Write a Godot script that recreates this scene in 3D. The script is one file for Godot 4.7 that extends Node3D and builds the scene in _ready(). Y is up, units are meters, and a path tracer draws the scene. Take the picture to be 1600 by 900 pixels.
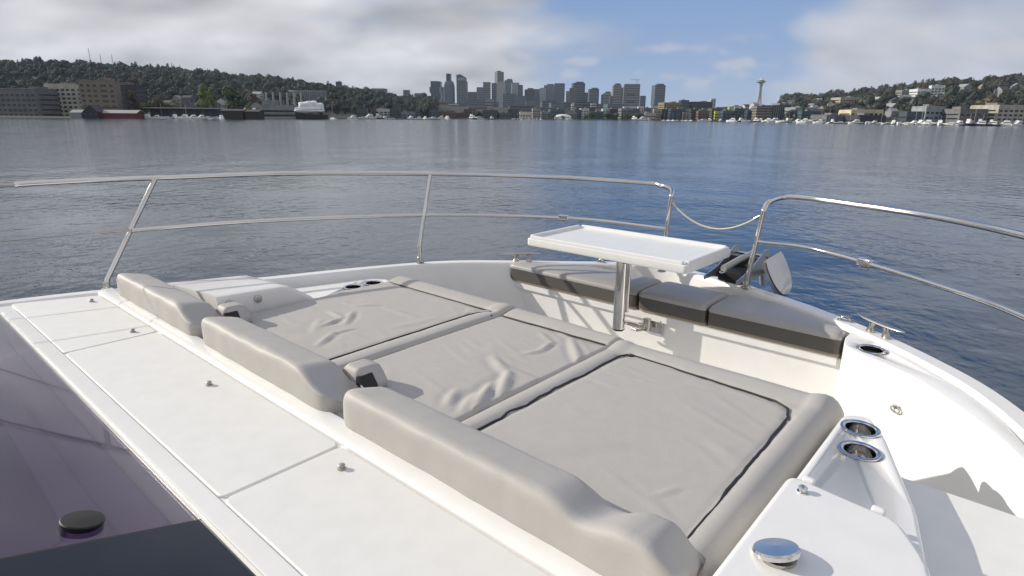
extends Node3D
# A yacht's foredeck with sun pads on a lake, a city skyline behind. Metres, y up, water at y = 0.
# Boat coordinates: x = starboard of the centre line, y = height above the sun pads, z = minus the way to the bow.

var BOAT := Transform3D(Basis(Vector3.UP, deg_to_rad(-41.3)), Vector3(-1.2584, 2.4, -1.1055))
var M := {}
var taken := {}

# ------------------------------------------------------------------ names and metas
func numbered(called: String) -> String:
	var n: int = taken.get(called, 0)
	taken[called] = n + 1
	return called if n == 0 else "%s_%03d" % [called, n]

func tag(o, label: String, category: String, group := "") -> void:
	o.set_meta("label", label)
	o.set_meta("category", category)
	if group != "":
		o.set_meta("group", group)

func thing(called: String, label: String, category: String, group := "", at := Transform3D()) -> Node3D:
	var o := Node3D.new()
	o.name = numbered(called)
	add_child(o)
	o.transform = at
	tag(o, label, category, group)
	return o

# a thing on the boat: its node stands at a point given in boat coordinates
func deck_thing(called: String, label: String, category: String, base: Vector3, group := "") -> Node3D:
	var o := thing(called, label, category, group, BOAT * Transform3D(Basis(), base))
	o.set_meta("base", base)
	return o

func part(called: String, mesh: Mesh, mat: Material, parent: Node3D, at := Transform3D()) -> MeshInstance3D:
	var o := MeshInstance3D.new()
	o.name = called
	o.mesh = mesh
	o.material_override = mat
	o.transform = at
	parent.add_child(o, true)
	return o

# a part whose mesh is written in boat coordinates
func deck_part(called: String, mesh: Mesh, mat: Material, parent: Node3D) -> MeshInstance3D:
	var off := Vector3.ZERO
	var p: Node3D = parent
	while p != null and p != self:
		if p.has_meta("base"):
			off = p.get_meta("base")
			break
		p = p.get_parent() as Node3D
	var direct := parent.has_meta("base")
	return part(called, mesh, mat, parent, Transform3D(Basis(), -off) if direct else Transform3D())

func setting(called: String, mesh: Mesh, mat: Material, label := "", kind := "structure") -> MeshInstance3D:
	var o := MeshInstance3D.new()
	o.name = called
	o.mesh = mesh
	o.material_override = mat
	add_child(o)
	o.set_meta("kind", kind)
	if label != "":
		o.set_meta("label", label)
	return o

func P(s: float, h: float, b: float) -> Vector3:
	return Vector3(s, h, -b)

# ------------------------------------------------------------------ mesh builder
class MB:
	var v := PackedVector3Array()
	var t := PackedInt32Array()

	func tri(a: int, b: int, c: int) -> void:
		t.append(a); t.append(b); t.append(c)

	func quad(a: int, b: int, c: int, d: int) -> void:
		tri(a, b, c); tri(a, c, d)

	func add(o: MB, x := Transform3D()) -> MB:
		var n := v.size()
		for p in o.v:
			v.append(x * p)
		for k in o.t:
			t.append(n + k)
		return self

	func flip() -> MB:
		for k in range(0, t.size(), 3):
			var a := t[k + 1]
			t[k + 1] = t[k + 2]
			t[k + 2] = a
		return self

	# closed shapes: outward faces clockwise
	func closed() -> MB:
		var vol := 0.0
		for k in range(0, t.size(), 3):
			vol += v[t[k]].dot(v[t[k + 1]].cross(v[t[k + 2]]))
		if vol > 0.0:
			flip()
		return self

	func mesh(crease := 40.0) -> ArrayMesh:
		var nt := t.size() / 3
		var fn := PackedVector3Array()
		fn.resize(nt)
		var near := []
		near.resize(v.size())
		var cosc := cos(deg_to_rad(crease))
		var all := crease >= 179.0
		var sum := PackedVector3Array()
		if all:
			sum.resize(v.size())
		for k in nt:
			var a := v[t[3 * k]]
			var n := (a - v[t[3 * k + 2]]).cross(a - v[t[3 * k + 1]])
			fn[k] = n
			for j in 3:
				var i := t[3 * k + j]
				if all:
					sum[i] += n
				else:
					if near[i] == null:
						near[i] = PackedInt32Array()
					near[i].append(k)
		var ov := PackedVector3Array()
		var on := PackedVector3Array()
		ov.resize(nt * 3)
		on.resize(nt * 3)
		for k in nt:
			var n0 := fn[k].normalized()
			for j in 3:
				var i := t[3 * k + j]
				ov[3 * k + j] = v[i]
				if all:
					on[3 * k + j] = sum[i].normalized()
				else:
					var s := Vector3.ZERO
					for q in near[i]:
						if fn[q].normalized().dot(n0) > cosc:
							s += fn[q]
					on[3 * k + j] = s.normalized() if s.length_squared() > 0.0 else n0
		var arr := []
		arr.resize(Mesh.ARRAY_MAX)
		arr[Mesh.ARRAY_VERTEX] = ov
		arr[Mesh.ARRAY_NORMAL] = on
		var m := ArrayMesh.new()
		m.add_surface_from_arrays(Mesh.PRIMITIVE_TRIANGLES, arr)
		return m

# rings of equal length joined to a skin, with flat caps at both ends
func loft(rings: Array, caps := true, round_ring := true) -> MB:
	var m := MB.new()
	var n: int = rings[0].size()
	for r in rings:
		for p in r:
			m.v.append(p)
	for i in rings.size() - 1:
		for j in (n if round_ring else n - 1):
			var k := (j + 1) % n
			m.quad(i * n + j, i * n + k, (i + 1) * n + k, (i + 1) * n + j)
	if caps:
		for e in [0, rings.size() - 1]:
			var c := Vector3.ZERO
			for p in rings[e]:
				c += p
			m.v.append(c / n)
			var ci := m.v.size() - 1
			for j in n:
				var k := (j + 1) % n
				if e == 0:
					m.tri(ci, e * n + k, e * n + j)
				else:
					m.tri(ci, e * n + j, e * n + k)
		m.closed()
	return m

func box(c: Vector3, size: Vector3) -> MB:
	var m := MB.new()
	var h := size / 2
	for y in [-1, 1]:
		for q in [[-1, -1], [1, -1], [1, 1], [-1, 1]]:
			m.v.append(c + Vector3(q[0] * h.x, y * h.y, q[1] * h.z))
	for j in 4:
		var k := (j + 1) % 4
		m.quad(j, k, 4 + k, 4 + j)
	m.quad(3, 2, 1, 0)
	m.quad(4, 5, 6, 7)
	return m.closed()

# a box with chamfered upright and top edges
func bevel_box(c: Vector3, size: Vector3, r: float) -> MB:
	var h := size / 2
	var rings := []
	var lv := [[-h.y, r], [-h.y + r, 0.0], [h.y - r, 0.0], [h.y - r * 0.3, r * 0.3], [h.y, r]]
	for l in lv:
		var ring := []
		for q in [[-1, -1], [1, -1], [1, 1], [-1, 1]]:
			var cc := Vector3(q[0] * (h.x - r), 0, q[1] * (h.z - r))
			for a in 3:
				var ang := atan2(q[1], q[0]) - PI / 4 + a * PI / 4
				var rr: float = r - l[1]
				ring.append(c + cc + Vector3(cos(ang) * rr, l[0], sin(ang) * rr))
		rings.append(ring)
	return loft(rings)

func dedupe(pts: Array) -> Array:
	return pts

func tube(pts: Array, r: float, n := 10, caps := true, squash := 1.0) -> MB:
	var rings := []
	var up := Vector3.UP
	var prev := Vector3.ZERO
	for i in pts.size():
		var d: Vector3
		if i == 0:
			d = pts[1] - pts[0]
		elif i == pts.size() - 1:
			d = pts[i] - pts[i - 1]
		else:
			d = (pts[i + 1] - pts[i]).normalized() + (pts[i] - pts[i - 1]).normalized()
		d = d.normalized()
		if i == 0:
			up = Vector3.UP if absf(d.y) < 0.9 else Vector3.RIGHT
			prev = (up - d * up.dot(d)).normalized()
		else:
			prev = (prev - d * prev.dot(d)).normalized()
		var side := d.cross(prev)
		var ring := []
		for j in n:
			var a := TAU * j / n
			ring.append(pts[i] + prev * cos(a) * r * squash + side * sin(a) * r)
		rings.append(ring)
	return loft(rings, caps)

# smooth curve through points
func smooth(pts: Array, k := 6, ring := false) -> Array:
	var out := []
	var n := pts.size()
	for i in (n if ring else n - 1):
		var a = pts[(i - 1 + n) % n] if ring or i > 0 else pts[0] * 2.0 - pts[1]
		var b = pts[i]
		var c = pts[(i + 1) % n]
		var d = pts[(i + 2) % n] if ring or i + 2 < n else pts[n - 1] * 2.0 - pts[n - 2]
		for j in k:
			out.append(b.cubic_interpolate(c, a, d, float(j) / k))
	if not ring:
		out.append(pts[n - 1])
	return out

# profile of [radius, height] turned round the y axis
func lathe(profile: Array, n := 24, caps := true) -> MB:
	var rings := []
	for p in profile:
		var ring := []
		for j in n:
			var a := TAU * j / n
			ring.append(Vector3(cos(a) * p[0], p[1], sin(a) * p[0]))
		rings.append(ring)
	return loft(rings, caps)

func inset(poly: Array, d: float) -> Array:
	var n := poly.size()
	var area := 0.0
	for i in n:
		var a: Vector2 = poly[i]
		var b: Vector2 = poly[(i + 1) % n]
		area += a.x * b.y - b.x * a.y
	var sg := signf(area)
	var out := []
	for i in n:
		var p: Vector2 = poly[i]
		var e0: Vector2 = (p - poly[(i - 1 + n) % n]).normalized()
		var e1: Vector2 = (poly[(i + 1) % n] - p).normalized()
		var n0 := Vector2(-e0.y, e0.x) * sg
		var n1 := Vector2(-e1.y, e1.x) * sg
		var m := (n0 + n1).normalized()
		out.append(p + m * d / maxf(0.35, m.dot(n0)))
	return out

# outline in (s, b), from h0 to h1, upper edge rounded by r, top gently crowned; split in sides and top when wanted
func pillow(poly: Array, h0: float, h1: float, r: float, steps := 4, low_r := 0.0) -> MB:
	var rings := []
	var lv := []
	if low_r > 0.0:
		lv.append([low_r, h0])
		lv.append([low_r * 0.3, h0 + low_r * 0.3])
	lv.append([0.0, h0 + low_r])
	for k in steps + 1:
		var a := PI / 2 * k / steps
		lv.append([r * (1.0 - cos(a)), h1 - r + r * sin(a)])
	for l in lv:
		var ring := []
		for p in (inset(poly, l[0]) if l[0] > 0.0 else poly):
			ring.append(P(p.x, l[1], p.y))
		rings.append(ring)
	var m := loft(rings, false)
	var n := poly.size()
	for e in [0, rings.size() - 1]:
		var flat := PackedVector2Array()
		for p in rings[e]:
			flat.append(Vector2(p.x, p.z))
		var tris := Geometry2D.triangulate_polygon(flat)
		for k in range(0, tris.size(), 3):
			var a: int = e * n + tris[k]
			var b: int = e * n + tris[k + 1]
			var c: int = e * n + tris[k + 2]
			var up := (m.v[b] - m.v[a]).cross(m.v[c] - m.v[a]).y
			# clockwise from outside, seen with the skin below
			if (up > 0.0) == (e == 0):
				m.tri(a, b, c)
			else:
				m.tri(a, c, b)
	# the skin runs one way, the caps another: orient the skin by its own sign
	var skin := (rings.size() - 1) * n * 6
	var mid := Vector3.ZERO
	for p in rings[0]:
		mid += p
	mid /= n
	var s := 0.0
	for k in range(0, skin, 3):
		var a := m.v[m.t[k]]
		var nn := (a - m.v[m.t[k + 2]]).cross(a - m.v[m.t[k + 1]])
		s += nn.dot(Vector3(a.x - mid.x, 0, a.z - mid.z))
	if s < 0.0:
		for k in range(0, skin, 3):
			var a := m.t[k + 1]
			m.t[k + 1] = m.t[k + 2]
			m.t[k + 2] = a
	return m

func V2(a: Array) -> Array:
	var out := []
	for p in a:
		out.append(Vector2(p[0], p[1]))
	return out

func soft(poly: Array, r: float, k := 4) -> Array:
	# round the corners of an outline
	var out := []
	var n := poly.size()
	for i in n:
		var p: Vector2 = poly[i]
		var a: Vector2 = poly[(i - 1 + n) % n] - p
		var b: Vector2 = poly[(i + 1) % n] - p
		var q := minf(r, minf(a.length(), b.length()) * 0.45)
		var p0 := p + a.normalized() * q
		var p1 := p + b.normalized() * q
		for j in k + 1:
			var t := float(j) / k
			out.append(p0.lerp(p, t).lerp(p.lerp(p1, t), t))
	return out

# ------------------------------------------------------------------ materials
func noise(seed_: int, freq: float, octaves := 4) -> FastNoiseLite:
	var n := FastNoiseLite.new()
	n.seed = seed_
	n.noise_type = FastNoiseLite.TYPE_SIMPLEX_SMOOTH
	n.frequency = freq
	n.fractal_type = FastNoiseLite.FRACTAL_FBM
	n.fractal_octaves = octaves
	return n

func noise_tex(seed_: int, freq: float, size: int, lo: Color, hi: Color, octaves := 4) -> ImageTexture:
	var im := noise(seed_, freq, octaves).get_seamless_image(size, size)
	im.convert(Image.FORMAT_RGB8)
	var data := im.get_data()
	var lut := []
	for k in 256:
		lut.append(lo.lerp(hi, k / 255.0))
	for k in range(0, data.size(), 3):
		var c: Color = lut[data[k]]
		data[k] = int(c.r * 255.0)
		data[k + 1] = int(c.g * 255.0)
		data[k + 2] = int(c.b * 255.0)
	return ImageTexture.create_from_image(Image.create_from_data(size, size, false, Image.FORMAT_RGB8, data))

func lin(r: float, g: float, b: float) -> Color:
	return Color(r, g, b).linear_to_srgb()

func mat(c: Color, rough: float, metal := 0.0) -> StandardMaterial3D:
	var m := StandardMaterial3D.new()
	m.albedo_color = c
	m.roughness = rough
	m.metallic = metal
	return m

func grain(m: StandardMaterial3D, tex: Texture2D, scale: float, depth := 0.0, bump: Texture2D = null) -> StandardMaterial3D:
	m.albedo_texture = tex
	m.uv1_triplanar = true
	m.uv1_scale = Vector3.ONE * scale
	if bump:
		m.heightmap_enabled = true
		m.heightmap_texture = bump
		m.heightmap_scale = depth
	return m

func make_materials() -> void:
	var w0 := Color(0.955, 0.955, 0.955)
	var soft_mottle := noise_tex(3, 0.012, 512, Color(0.972, 0.972, 0.97), Color(1, 1, 1), 5)
	var fine := noise_tex(5, 0.11, 512, Color(0.2, 0.2, 0.2), Color(1, 1, 1), 3)
	var cloth := noise_tex(9, 0.02, 512, Color(0.98, 0.979, 0.977), Color(1, 1, 1), 6)
	M.gel = grain(mat(lin(0.82, 0.815, 0.80), 0.28), soft_mottle, 0.9)
	M.gel.clearcoat_enabled = true
	M.gel.clearcoat = 0.35
	M.gel.clearcoat_roughness = 0.12
	M.deck = grain(mat(lin(0.78, 0.775, 0.755), 0.55), soft_mottle, 1.3, 0.02, fine)
	M.vinyl = grain(mat(lin(0.455, 0.438, 0.415), 0.6), cloth, 1.7, 0.04, fine)
	M.vinyl_bench = grain(mat(lin(0.38, 0.37, 0.36), 0.38), cloth, 1.7, 0.05, fine)
	M.vinyl_dark = grain(mat(lin(0.1, 0.093, 0.085), 0.42), cloth, 2.1, 0.05, fine)
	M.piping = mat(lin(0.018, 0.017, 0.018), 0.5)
	M.chrome = mat(Color(0.86, 0.85, 0.84), 0.09, 1.0)
	M.steel = mat(Color(0.74, 0.73, 0.71), 0.24, 1.0)
	M.galv = grain(mat(Color(0.68, 0.68, 0.67), 0.5, 0.35), soft_mottle, 6.0)
	M.satin = grain(mat(Color(0.8, 0.8, 0.8), 0.3, 0.85), soft_mottle, 6.0)
	M.black = mat(lin(0.012, 0.012, 0.013), 0.55)
	M.rubber = mat(lin(0.02, 0.02, 0.022), 0.7)
	M.rope = grain(mat(lin(0.62, 0.57, 0.47), 0.8), cloth, 30.0)
	M.board = mat(lin(0.34, 0.27, 0.19), 0.5)
	M.table = grain(mat(lin(0.80, 0.80, 0.79), 0.3), soft_mottle, 1.1)
	M.glass_tint = mat(Color(0.2, 0.12, 0.3, 0.4), 0.03)
	M.glass_tint.transparency = BaseMaterial3D.TRANSPARENCY_ALPHA
	M.dash = grain(mat(lin(0.24, 0.165, 0.32), 0.5), cloth, 3.0)
	M.dash_dark = grain(mat(lin(0.085, 0.065, 0.12), 0.45), cloth, 3.0)
	M.glass_dark = mat(lin(0.012, 0.018, 0.034), 0.06)
	M.glass_dark.metallic_specular = 0.3

# ------------------------------------------------------------------ where things stand
var CITY := [
	["tower", -323.1, -2600, 45.2, 45, 0, 141.9, "slate", "stacked", "dark glass tower with shifted stacked blocks beside the notched round tower", "office towers of the skyline"],
	["tower", -330.3, -2900, 17.8, 17.8, 0, 133.1, "grey", "bands", "slim pale slab squeezed between the stacked tower and the round one", "office towers of the skyline"],
	["tower", -256.5, -2500, 40.9, 40.9, 0, 139.4, "slate2", "crown", "rounded glass tower with a narrow square crown on top", "office towers of the skyline"],
	["tower", -205.1, -2500, 39.6, 39.6, 0, 163.6, "slate2", "slant", "tall glass tower with a slanted glazed crown and lower shoulder", "office towers of the skyline"],
	["tower", -178.1, -2700, 46.9, 45, 0, 104.5, "slate", "bands", "squat dark block beside the slanted crown tower", "office towers of the skyline"],
	["tower", -154.5, -2900, 29.7, 29.7, 0, 133.2, "grey", "bands", "small light grey tower behind the squat dark block", "office towers of the skyline"],
	["tower", -119.4, -2800, 31.5, 31.5, 0, 150.4, "grey2", "bands", "plain brownish grey slab tower beside the tallest tower", "office towers of the skyline"],
	["tower", -89.2, -2900, 21.9, 21.9, 0, 151.8, "slate", "bands", "narrow dark slab directly beside the tallest tower", "office towers of the skyline"],
	["tower", -76.0, -3300, 43.9, 43.9, 0, 229.0, "grey2", "core", "tallest tower of the skyline, square with a raised core", "office towers of the skyline"],
	["tower", -53.2, -2700, 31.7, 31.7, 0, 147.0, "pale", "fins", "pale grey tower standing before the tallest tower", "office towers of the skyline"],
	["tower", -23.7, -3000, 36.8, 36.8, 0, 170.4, "slate2", "plant", "grey blue tower with a small plant room, behind the pale tower", "office towers of the skyline"],
	["tower", 6.9, -2800, 32.9, 32.9, 0, 148.8, "pale", "fins", "light grey tower with fine vertical fins and a sloping parapet", "office towers of the skyline"],
	["tower", 29.2, -2700, 19.3, 19.3, 0, 134.7, "slate", "bands", "slender dark tower closing the central cluster of towers", "office towers of the skyline"],
	["tower", 67.7, -2700, 41.4, 41.4, 0, 116.9, "brown", "plant", "reddish brown tower with a sunlit salmon flank", "office towers of the skyline"],
	["tower", 109.3, -2900, 35.6, 35.6, 0, 127.0, "slate", "bands", "dark grey block joined to the reddish brown tower", "office towers of the skyline"],
	["tower", 129.5, -2800, 25.8, 25.8, 0, 128.3, "pale", "fins", "pale finned tower leaning against the dark grey block", "office towers of the skyline"],
	["tower", 164.6, -2900, 47.4, 45, 0, 144.2, "slate2", "plant", "broad grey blue tower with a raised plant floor", "office towers of the skyline"],
	["tower", 196.6, -2700, 44.2, 44.2, 0, 142.6, "slate", "bands", "broad flat topped dark tower beside the broad grey blue tower", "office towers of the skyline"],
	["tower", 251.8, -2900, 20.7, 20.7, 0, 119.8, "grey", "bands", "low slim light tower in the gap between two dark towers", "office towers of the skyline"],
	["tower", 236.2, -2500, 29.4, 29.4, 0, 114.8, "grey2", "bands", "mid grey tower standing in front of the black topped tower", "office towers of the skyline"],
	["tower", 276.8, -2700, 49.7, 45, 0, 144.5, "dark", "plant", "black topped tower, the darkest of the skyline", "office towers of the skyline"],
	["tower", 313.9, -2700, 24.8, 24.8, 0, 106.0, "dark", "bands", "low dark annex beside the black topped tower", "office towers of the skyline"],
	["tower", 330.6, -2600, 39.9, 39.9, 0, 116.2, "slate", "plant", "dark stepped tower with a paler penthouse", "office towers of the skyline"],
	["tower", 383.9, -2700, 16.6, 16.6, 0, 98.7, "dark", "bands", "thin dark tower standing apart beside the stepped tower", "office towers of the skyline"],
	["tower", 386.5, -2600, 31.9, 31.9, 0, 101.6, "pale", "plant", "short tower with a white flank and dark roof", "office towers of the skyline"],
	["tower", 389.9, -2500, 17.9, 17.9, 0, 87.1, "grey2", "bands", "low grey block beside the white flanked tower", "office towers of the skyline"],
	["tower", 408.5, -2500, 31.9, 31.9, 0, 128.2, "grey", "plant", "pale grey tower with a dark central stripe and roof box", "office towers of the skyline"],
	["tower", 468.4, -2700, 19.3, 19.3, 0, 128.0, "slate2", "bands", "recessed blue grey tower between the striped tower and the crane tower", "office towers of the skyline"],
	["tower", 469.4, -2500, 61.3, 45, 0, 132.3, "grey", "crane", "wide grey tower with a construction crane on its roof", "office towers of the skyline"],
	["tower", 532.6, -2600, 22.6, 22.6, 0, 91.5, "slate", "bands", "low dark shoulder block beside the crane tower", "office towers of the skyline"],
	["tower", 530.1, -2300, 38.8, 38.8, 0, 118.4, "slate", "plant", "lone dark tower standing away from the cluster", "office towers of the skyline"],
	["block", -326.9, -2200, 36.0, 36.0, 0, 80.0, "grey2", "bands", "plain mid grey mid rise block in front of the foot of the hill", "mid rise blocks in front of the towers"],
	["block", -442.5, -2600, 23.9, 23.9, 0, 106.0, "brown", "bands", "narrow brown brick mid rise block in front of the brown slope tower", "mid rise blocks in front of the towers"],
	["block", -451.4, -2300, 37.7, 37.7, 0, 80.4, "grey", "bands", "plain light grey mid rise block in front of the hill slope", "mid rise blocks in front of the towers"],
	["block", -493.6, -2300, 49.4, 45, 0, 98.8, "grey2", "bands", "plain mid grey mid rise block in front of the ridge towers", "mid rise blocks in front of the towers"],
	["block", -417.9, -2300, 30.6, 30.6, 0, 74.0, "grey", "bands", "plain light grey mid rise block in front of the brown slope tower", "mid rise blocks in front of the towers"],
	["block", -327.7, -2400, 19.6, 19.6, 0, 78.0, "grey2", "bands", "narrow mid grey mid rise block in front of the stacked tower", "mid rise blocks in front of the towers"],
	["block", -72.5, -1900, 23.3, 23.3, 0, 54.8, "pale", "bands", "plain pale mid rise block in front of the brownish slab tower", "mid rise blocks in front of the towers"],
	["block", -119.0, -2000, 61.4, 45, 0, 53.2, "slate", "bands", "wide dark glazed mid rise block in front of the squat dark block", "mid rise blocks in front of the towers"],
	["block", -53.2, -1900, 15.5, 15.5, 0, 45.7, "slate", "bands", "narrow dark glazed mid rise block in front of the tallest tower", "mid rise blocks in front of the towers"],
	["block", -15.9, -2200, 47.2, 45, 0, 80.5, "slate", "bands", "plain dark glazed mid rise block in front of the plant room tower", "mid rise blocks in front of the towers"],
	["block", 22.0, -2200, 42.7, 42.7, 0, 74.4, "slate2", "bands", "plain blue grey mid rise block in front of the slender dark tower", "mid rise blocks in front of the towers"],
	["block", 68.0, -2000, 57.2, 45, 0, 52.9, "slate2", "bands", "wide blue grey mid rise block in front of the reddish brown tower", "mid rise blocks in front of the towers"],
	["block", 105.1, -1900, 42.7, 42.7, 0, 50.7, "slate", "bands", "plain dark glazed mid rise block in front of the broad grey blue tower", "mid rise blocks in front of the towers"],
	["block", 123.5, -1800, 36.8, 36.8, 0, 43.2, "slate2", "bands", "plain blue grey mid rise block in front of the flat topped dark tower", "mid rise blocks in front of the towers"],
	["block", 161.2, -1900, 27.2, 27.2, 0, 47.5, "grey2", "bands", "plain mid grey mid rise block in front of the mid grey tower", "mid rise blocks in front of the towers"],
	["block", 160.0, -1700, 6.9, 6.9, 0, 38.0, "white", "bands", "narrow white mid rise block in front of the mid grey tower", "mid rise blocks in front of the towers"],
	["block", 209.5, -1900, 54.4, 45, 0, 47.9, "dark", "bands", "wide near black mid rise block in front of the black topped tower", "mid rise blocks in front of the towers"],
	["block", 229.7, -1800, 14.7, 14.7, 0, 42.3, "white", "bands", "narrow white mid rise block in front of the stepped tower", "mid rise blocks in front of the towers"],
	["block", 252.7, -1800, 34.9, 34.9, 0, 40.8, "slate", "bands", "plain dark glazed mid rise block in front of the white flanked tower", "mid rise blocks in front of the towers"],
	["block", 274.9, -1700, 46.9, 45, 0, 39.0, "slate2", "bands", "wide blue grey mid rise block in front of the striped tower", "mid rise blocks in front of the towers"],
	["block", -160.3, -1800, 55.2, 45, 0, 39.1, "grey2", "bands", "wide mid grey mid rise block in front of the slanted crown tower", "mid rise blocks in front of the towers"],
	["block", -225.2, -1900, 54.4, 45, 0, 44.3, "brown", "bands", "wide brown brick mid rise block in front of the stacked tower", "mid rise blocks in front of the towers"],
	["block", -266.4, -1800, 55.3, 45, 0, 41.7, "brown", "bands", "wide brown brick mid rise block in front of the foot of the hill", "mid rise blocks in front of the towers"],
	["block", -311.5, -1700, 78.3, 45, 0, 34.1, "brown", "bands", "wide brown brick mid rise block in front of the brown slope tower", "mid rise blocks in front of the towers"],
	["block", -163.5, -1700, 27.8, 27.8, 0, 35.3, "white", "bands", "plain white mid rise block in front of the round tower", "mid rise blocks in front of the towers"],
	["block", -85.5, -1500, 41.4, 41.4, 0, 26.2, "grey2", "bands", "wide mid grey mid rise block in front of the squat dark block", "mid rise blocks in front of the towers"],
	["block", 19.1, -1500, 61.3, 45, 0, 28.6, "slate", "bands", "wide dark glazed mid rise block in front of the slender dark tower", "mid rise blocks in front of the towers"],
	["block", 71.4, -1400, 50.1, 45, 0, 23.2, "slate2", "bands", "wide blue grey mid rise block in front of the leaning pale tower", "mid rise blocks in front of the towers"],
	["block", 112.8, -1400, 32.9, 32.9, 0, 22.2, "grey2", "bands", "plain mid grey mid rise block in front of the flat topped dark tower", "mid rise blocks in front of the towers"],
	["block", 160.5, -1400, 42.9, 42.9, 0, 25.3, "dark", "bands", "wide near black low block in front of the black topped tower", "mid rise blocks in front of the towers"],
	["block", 283.4, -1500, 36.8, 36.8, 0, 29.3, "white", "bands", "plain white mid rise block in front of the crane tower", "mid rise blocks in front of the towers"],
	["block", 229.1, -1400, 37.2, 37.2, 0, 23.2, "slate2", "bands", "wide blue grey low block in front of the striped tower", "mid rise blocks in front of the towers"],
	["building", 277.3, -1100, 32.6, 32.6, 0, 29.4, "tan", "bands", "tan brick cube with a sunlit flank beside the lone dark tower", "waterfront buildings of the south shore"],
	["building", 254.0, -1250, 11.5, 11.5, 0, 25.1, "white", "bands", "white narrow apartment block beside the shore trees", "waterfront buildings of the south shore"],
	["building", 281.9, -1250, 15.3, 15.3, 0, 26.0, "white", "bands", "white apartment block next to the tan brick cube", "waterfront buildings of the south shore"],
	["building", 266.9, -1250, 15.3, 15.3, 0, 22.8, "slate2", "bands", "grey apartment block between two white ones", "waterfront buildings of the south shore"],
	["building", 408.0, -1500, 19.9, 19.9, 0, 44.9, "slate", "bands", "dark grey block behind the tan brick cube", "waterfront buildings of the south shore"],
	["building", 448.0, -1500, 50.5, 45, 0, 41.6, "plum", "bands", "wide dark plum brick block with a flat roof", "waterfront buildings of the south shore"],
	["building", 507.5, -1600, 12.3, 12.3, 0, 52.2, "white", "bands", "slim white stair tower at the end of the plum block", "waterfront buildings of the south shore"],
	["building", 287.4, -1050, 15.0, 15.0, 0, 18.2, "grey", "bands", "low light grey waterfront shed next to the tan brick cube", "waterfront buildings of the south shore"],
	["building", 304.0, -1050, 20.4, 20.4, 0, 18.3, "slate", "bands", "low dark grey waterfront hall with banded front", "waterfront buildings of the south shore"],
	["building", 324.4, -1050, 22.5, 22.5, 0, 17.5, "slate2", "bands", "low blue grey waterfront hall beside the dark one", "waterfront buildings of the south shore"],
	["building", 308.3, -950, 6.8, 6.8, 0, 13.9, "lime", "bands", "small lime yellow building at the foot of the white stair tower", "waterfront buildings of the south shore"],
	["building", 364.3, -1050, 8.0, 8.0, 0, 21.9, "lime", "bands", "upright lime yellow building among white apartment houses", "waterfront buildings of the south shore"],
	["building", 337.0, -1000, 14.3, 14.3, 0, 16.5, "white", "bands", "white low apartment house between two lime yellow buildings", "waterfront buildings of the south shore"],
	["building", 353.8, -1000, 5.1, 5.1, 0, 17.2, "white", "bands", "narrow white house touching the upright lime yellow building", "waterfront buildings of the south shore"],
	["building", 351.5, -980, 11.0, 11.0, 0, 18.8, "pale", "bands", "pale apartment house with dark tree before it", "waterfront buildings of the south shore"],
	["building", 363.0, -960, 20.6, 20.6, 0, 17.3, "grey", "bands", "grey apartment row beside the brown banded hotel", "waterfront buildings of the south shore"],
	["building", 339.4, -850, 20.4, 20.4, 0, 19.6, "brownband", "bands", "brown hotel block with pale horizontal bands below the needle tower", "waterfront buildings of the south shore"],
	["building", 359.9, -850, 21.2, 21.2, 0, 21.0, "dark", "fins", "black block with tall vertical fins next to the brown hotel", "waterfront buildings of the south shore"],
	["building", 379.2, -850, 16.5, 16.5, 0, 17.4, "slate2", "bands", "teal grey low block beside the black finned block", "waterfront buildings of the south shore"],
	["building", 380.3, -820, 28.4, 28.4, 0, 17.8, "grey", "bands", "long white banded low building by the marina", "waterfront buildings of the south shore"],
	["building", 351.8, -740, 20.4, 20.4, 0, 12.2, "teal", "bands", "teal boat shed with a reddish roof by the marina", "waterfront buildings of the south shore"],
	["building", 497.3, -1150, 28.2, 28.2, 20.0, 11.2, "grey", "bands", "pale terrace house row above the black finned block", "waterfront buildings of the south shore"],
	["building", 536.0, -1000, 33.7, 33.7, 27.5, 9.7, "beige", "bands", "long beige apartment block on the western hillside", "buildings of the western hillside"],
	["building", 596.6, -1000, 29.6, 29.6, 32.8, 5.8, "white", "bands", "long low white building with flat roof on the western hillside", "buildings of the western hillside"],
	["building", 592.8, -950, 18.4, 18.4, 31.6, 15.1, "grey", "bands", "grey shaded apartment house high on the western hillside", "buildings of the western hillside"],
	["building", 602.6, -930, 19.9, 19.9, 31.2, 16.1, "white", "bands", "white cubic apartment house next to the grey one on the western hillside", "buildings of the western hillside"],
	["building", 623.6, -930, 19.0, 19.0, 31.4, 21.0, "white", "bands", "tall white apartment house at the top of the western hillside", "buildings of the western hillside"],
	["building", 578.1, -880, 40.4, 40.4, 26.3, 10.2, "white", "bands", "broad white terrace building below the hilltop apartment houses", "buildings of the western hillside"],
	["building", 368.0, -650, 31.8, 31.8, 4.6, 8.3, "cream", "bands", "long low cream building just above the western marina", "buildings of the western hillside"],
	["building", 324.0, -620, 30.4, 30.4, 0, 7.3, "grey2", "bands", "long low grey boat shed behind the western marina", "buildings of the western hillside"],
	["building", 342.4, -600, 28.1, 28.1, 0, 7.2, "plum", "bands", "dark violet grey boat shed behind the western marina", "buildings of the western hillside"],
	["building", 334.4, -520, 13.8, 13.8, 0, 9.8, "slate", "bands", "dark grey floating boathouse at the western docks", "buildings of the western hillside"],
	["building", 361.5, -540, 17.1, 17.1, 0, 14.4, "grey", "bands", "white and grey two storey dock office at the western docks", "buildings of the western hillside"],
	["building", 381.3, -520, 23.8, 23.8, 0, 12.2, "grey2", "bands", "mid grey dock hall further along the western docks", "buildings of the western hillside"],
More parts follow.
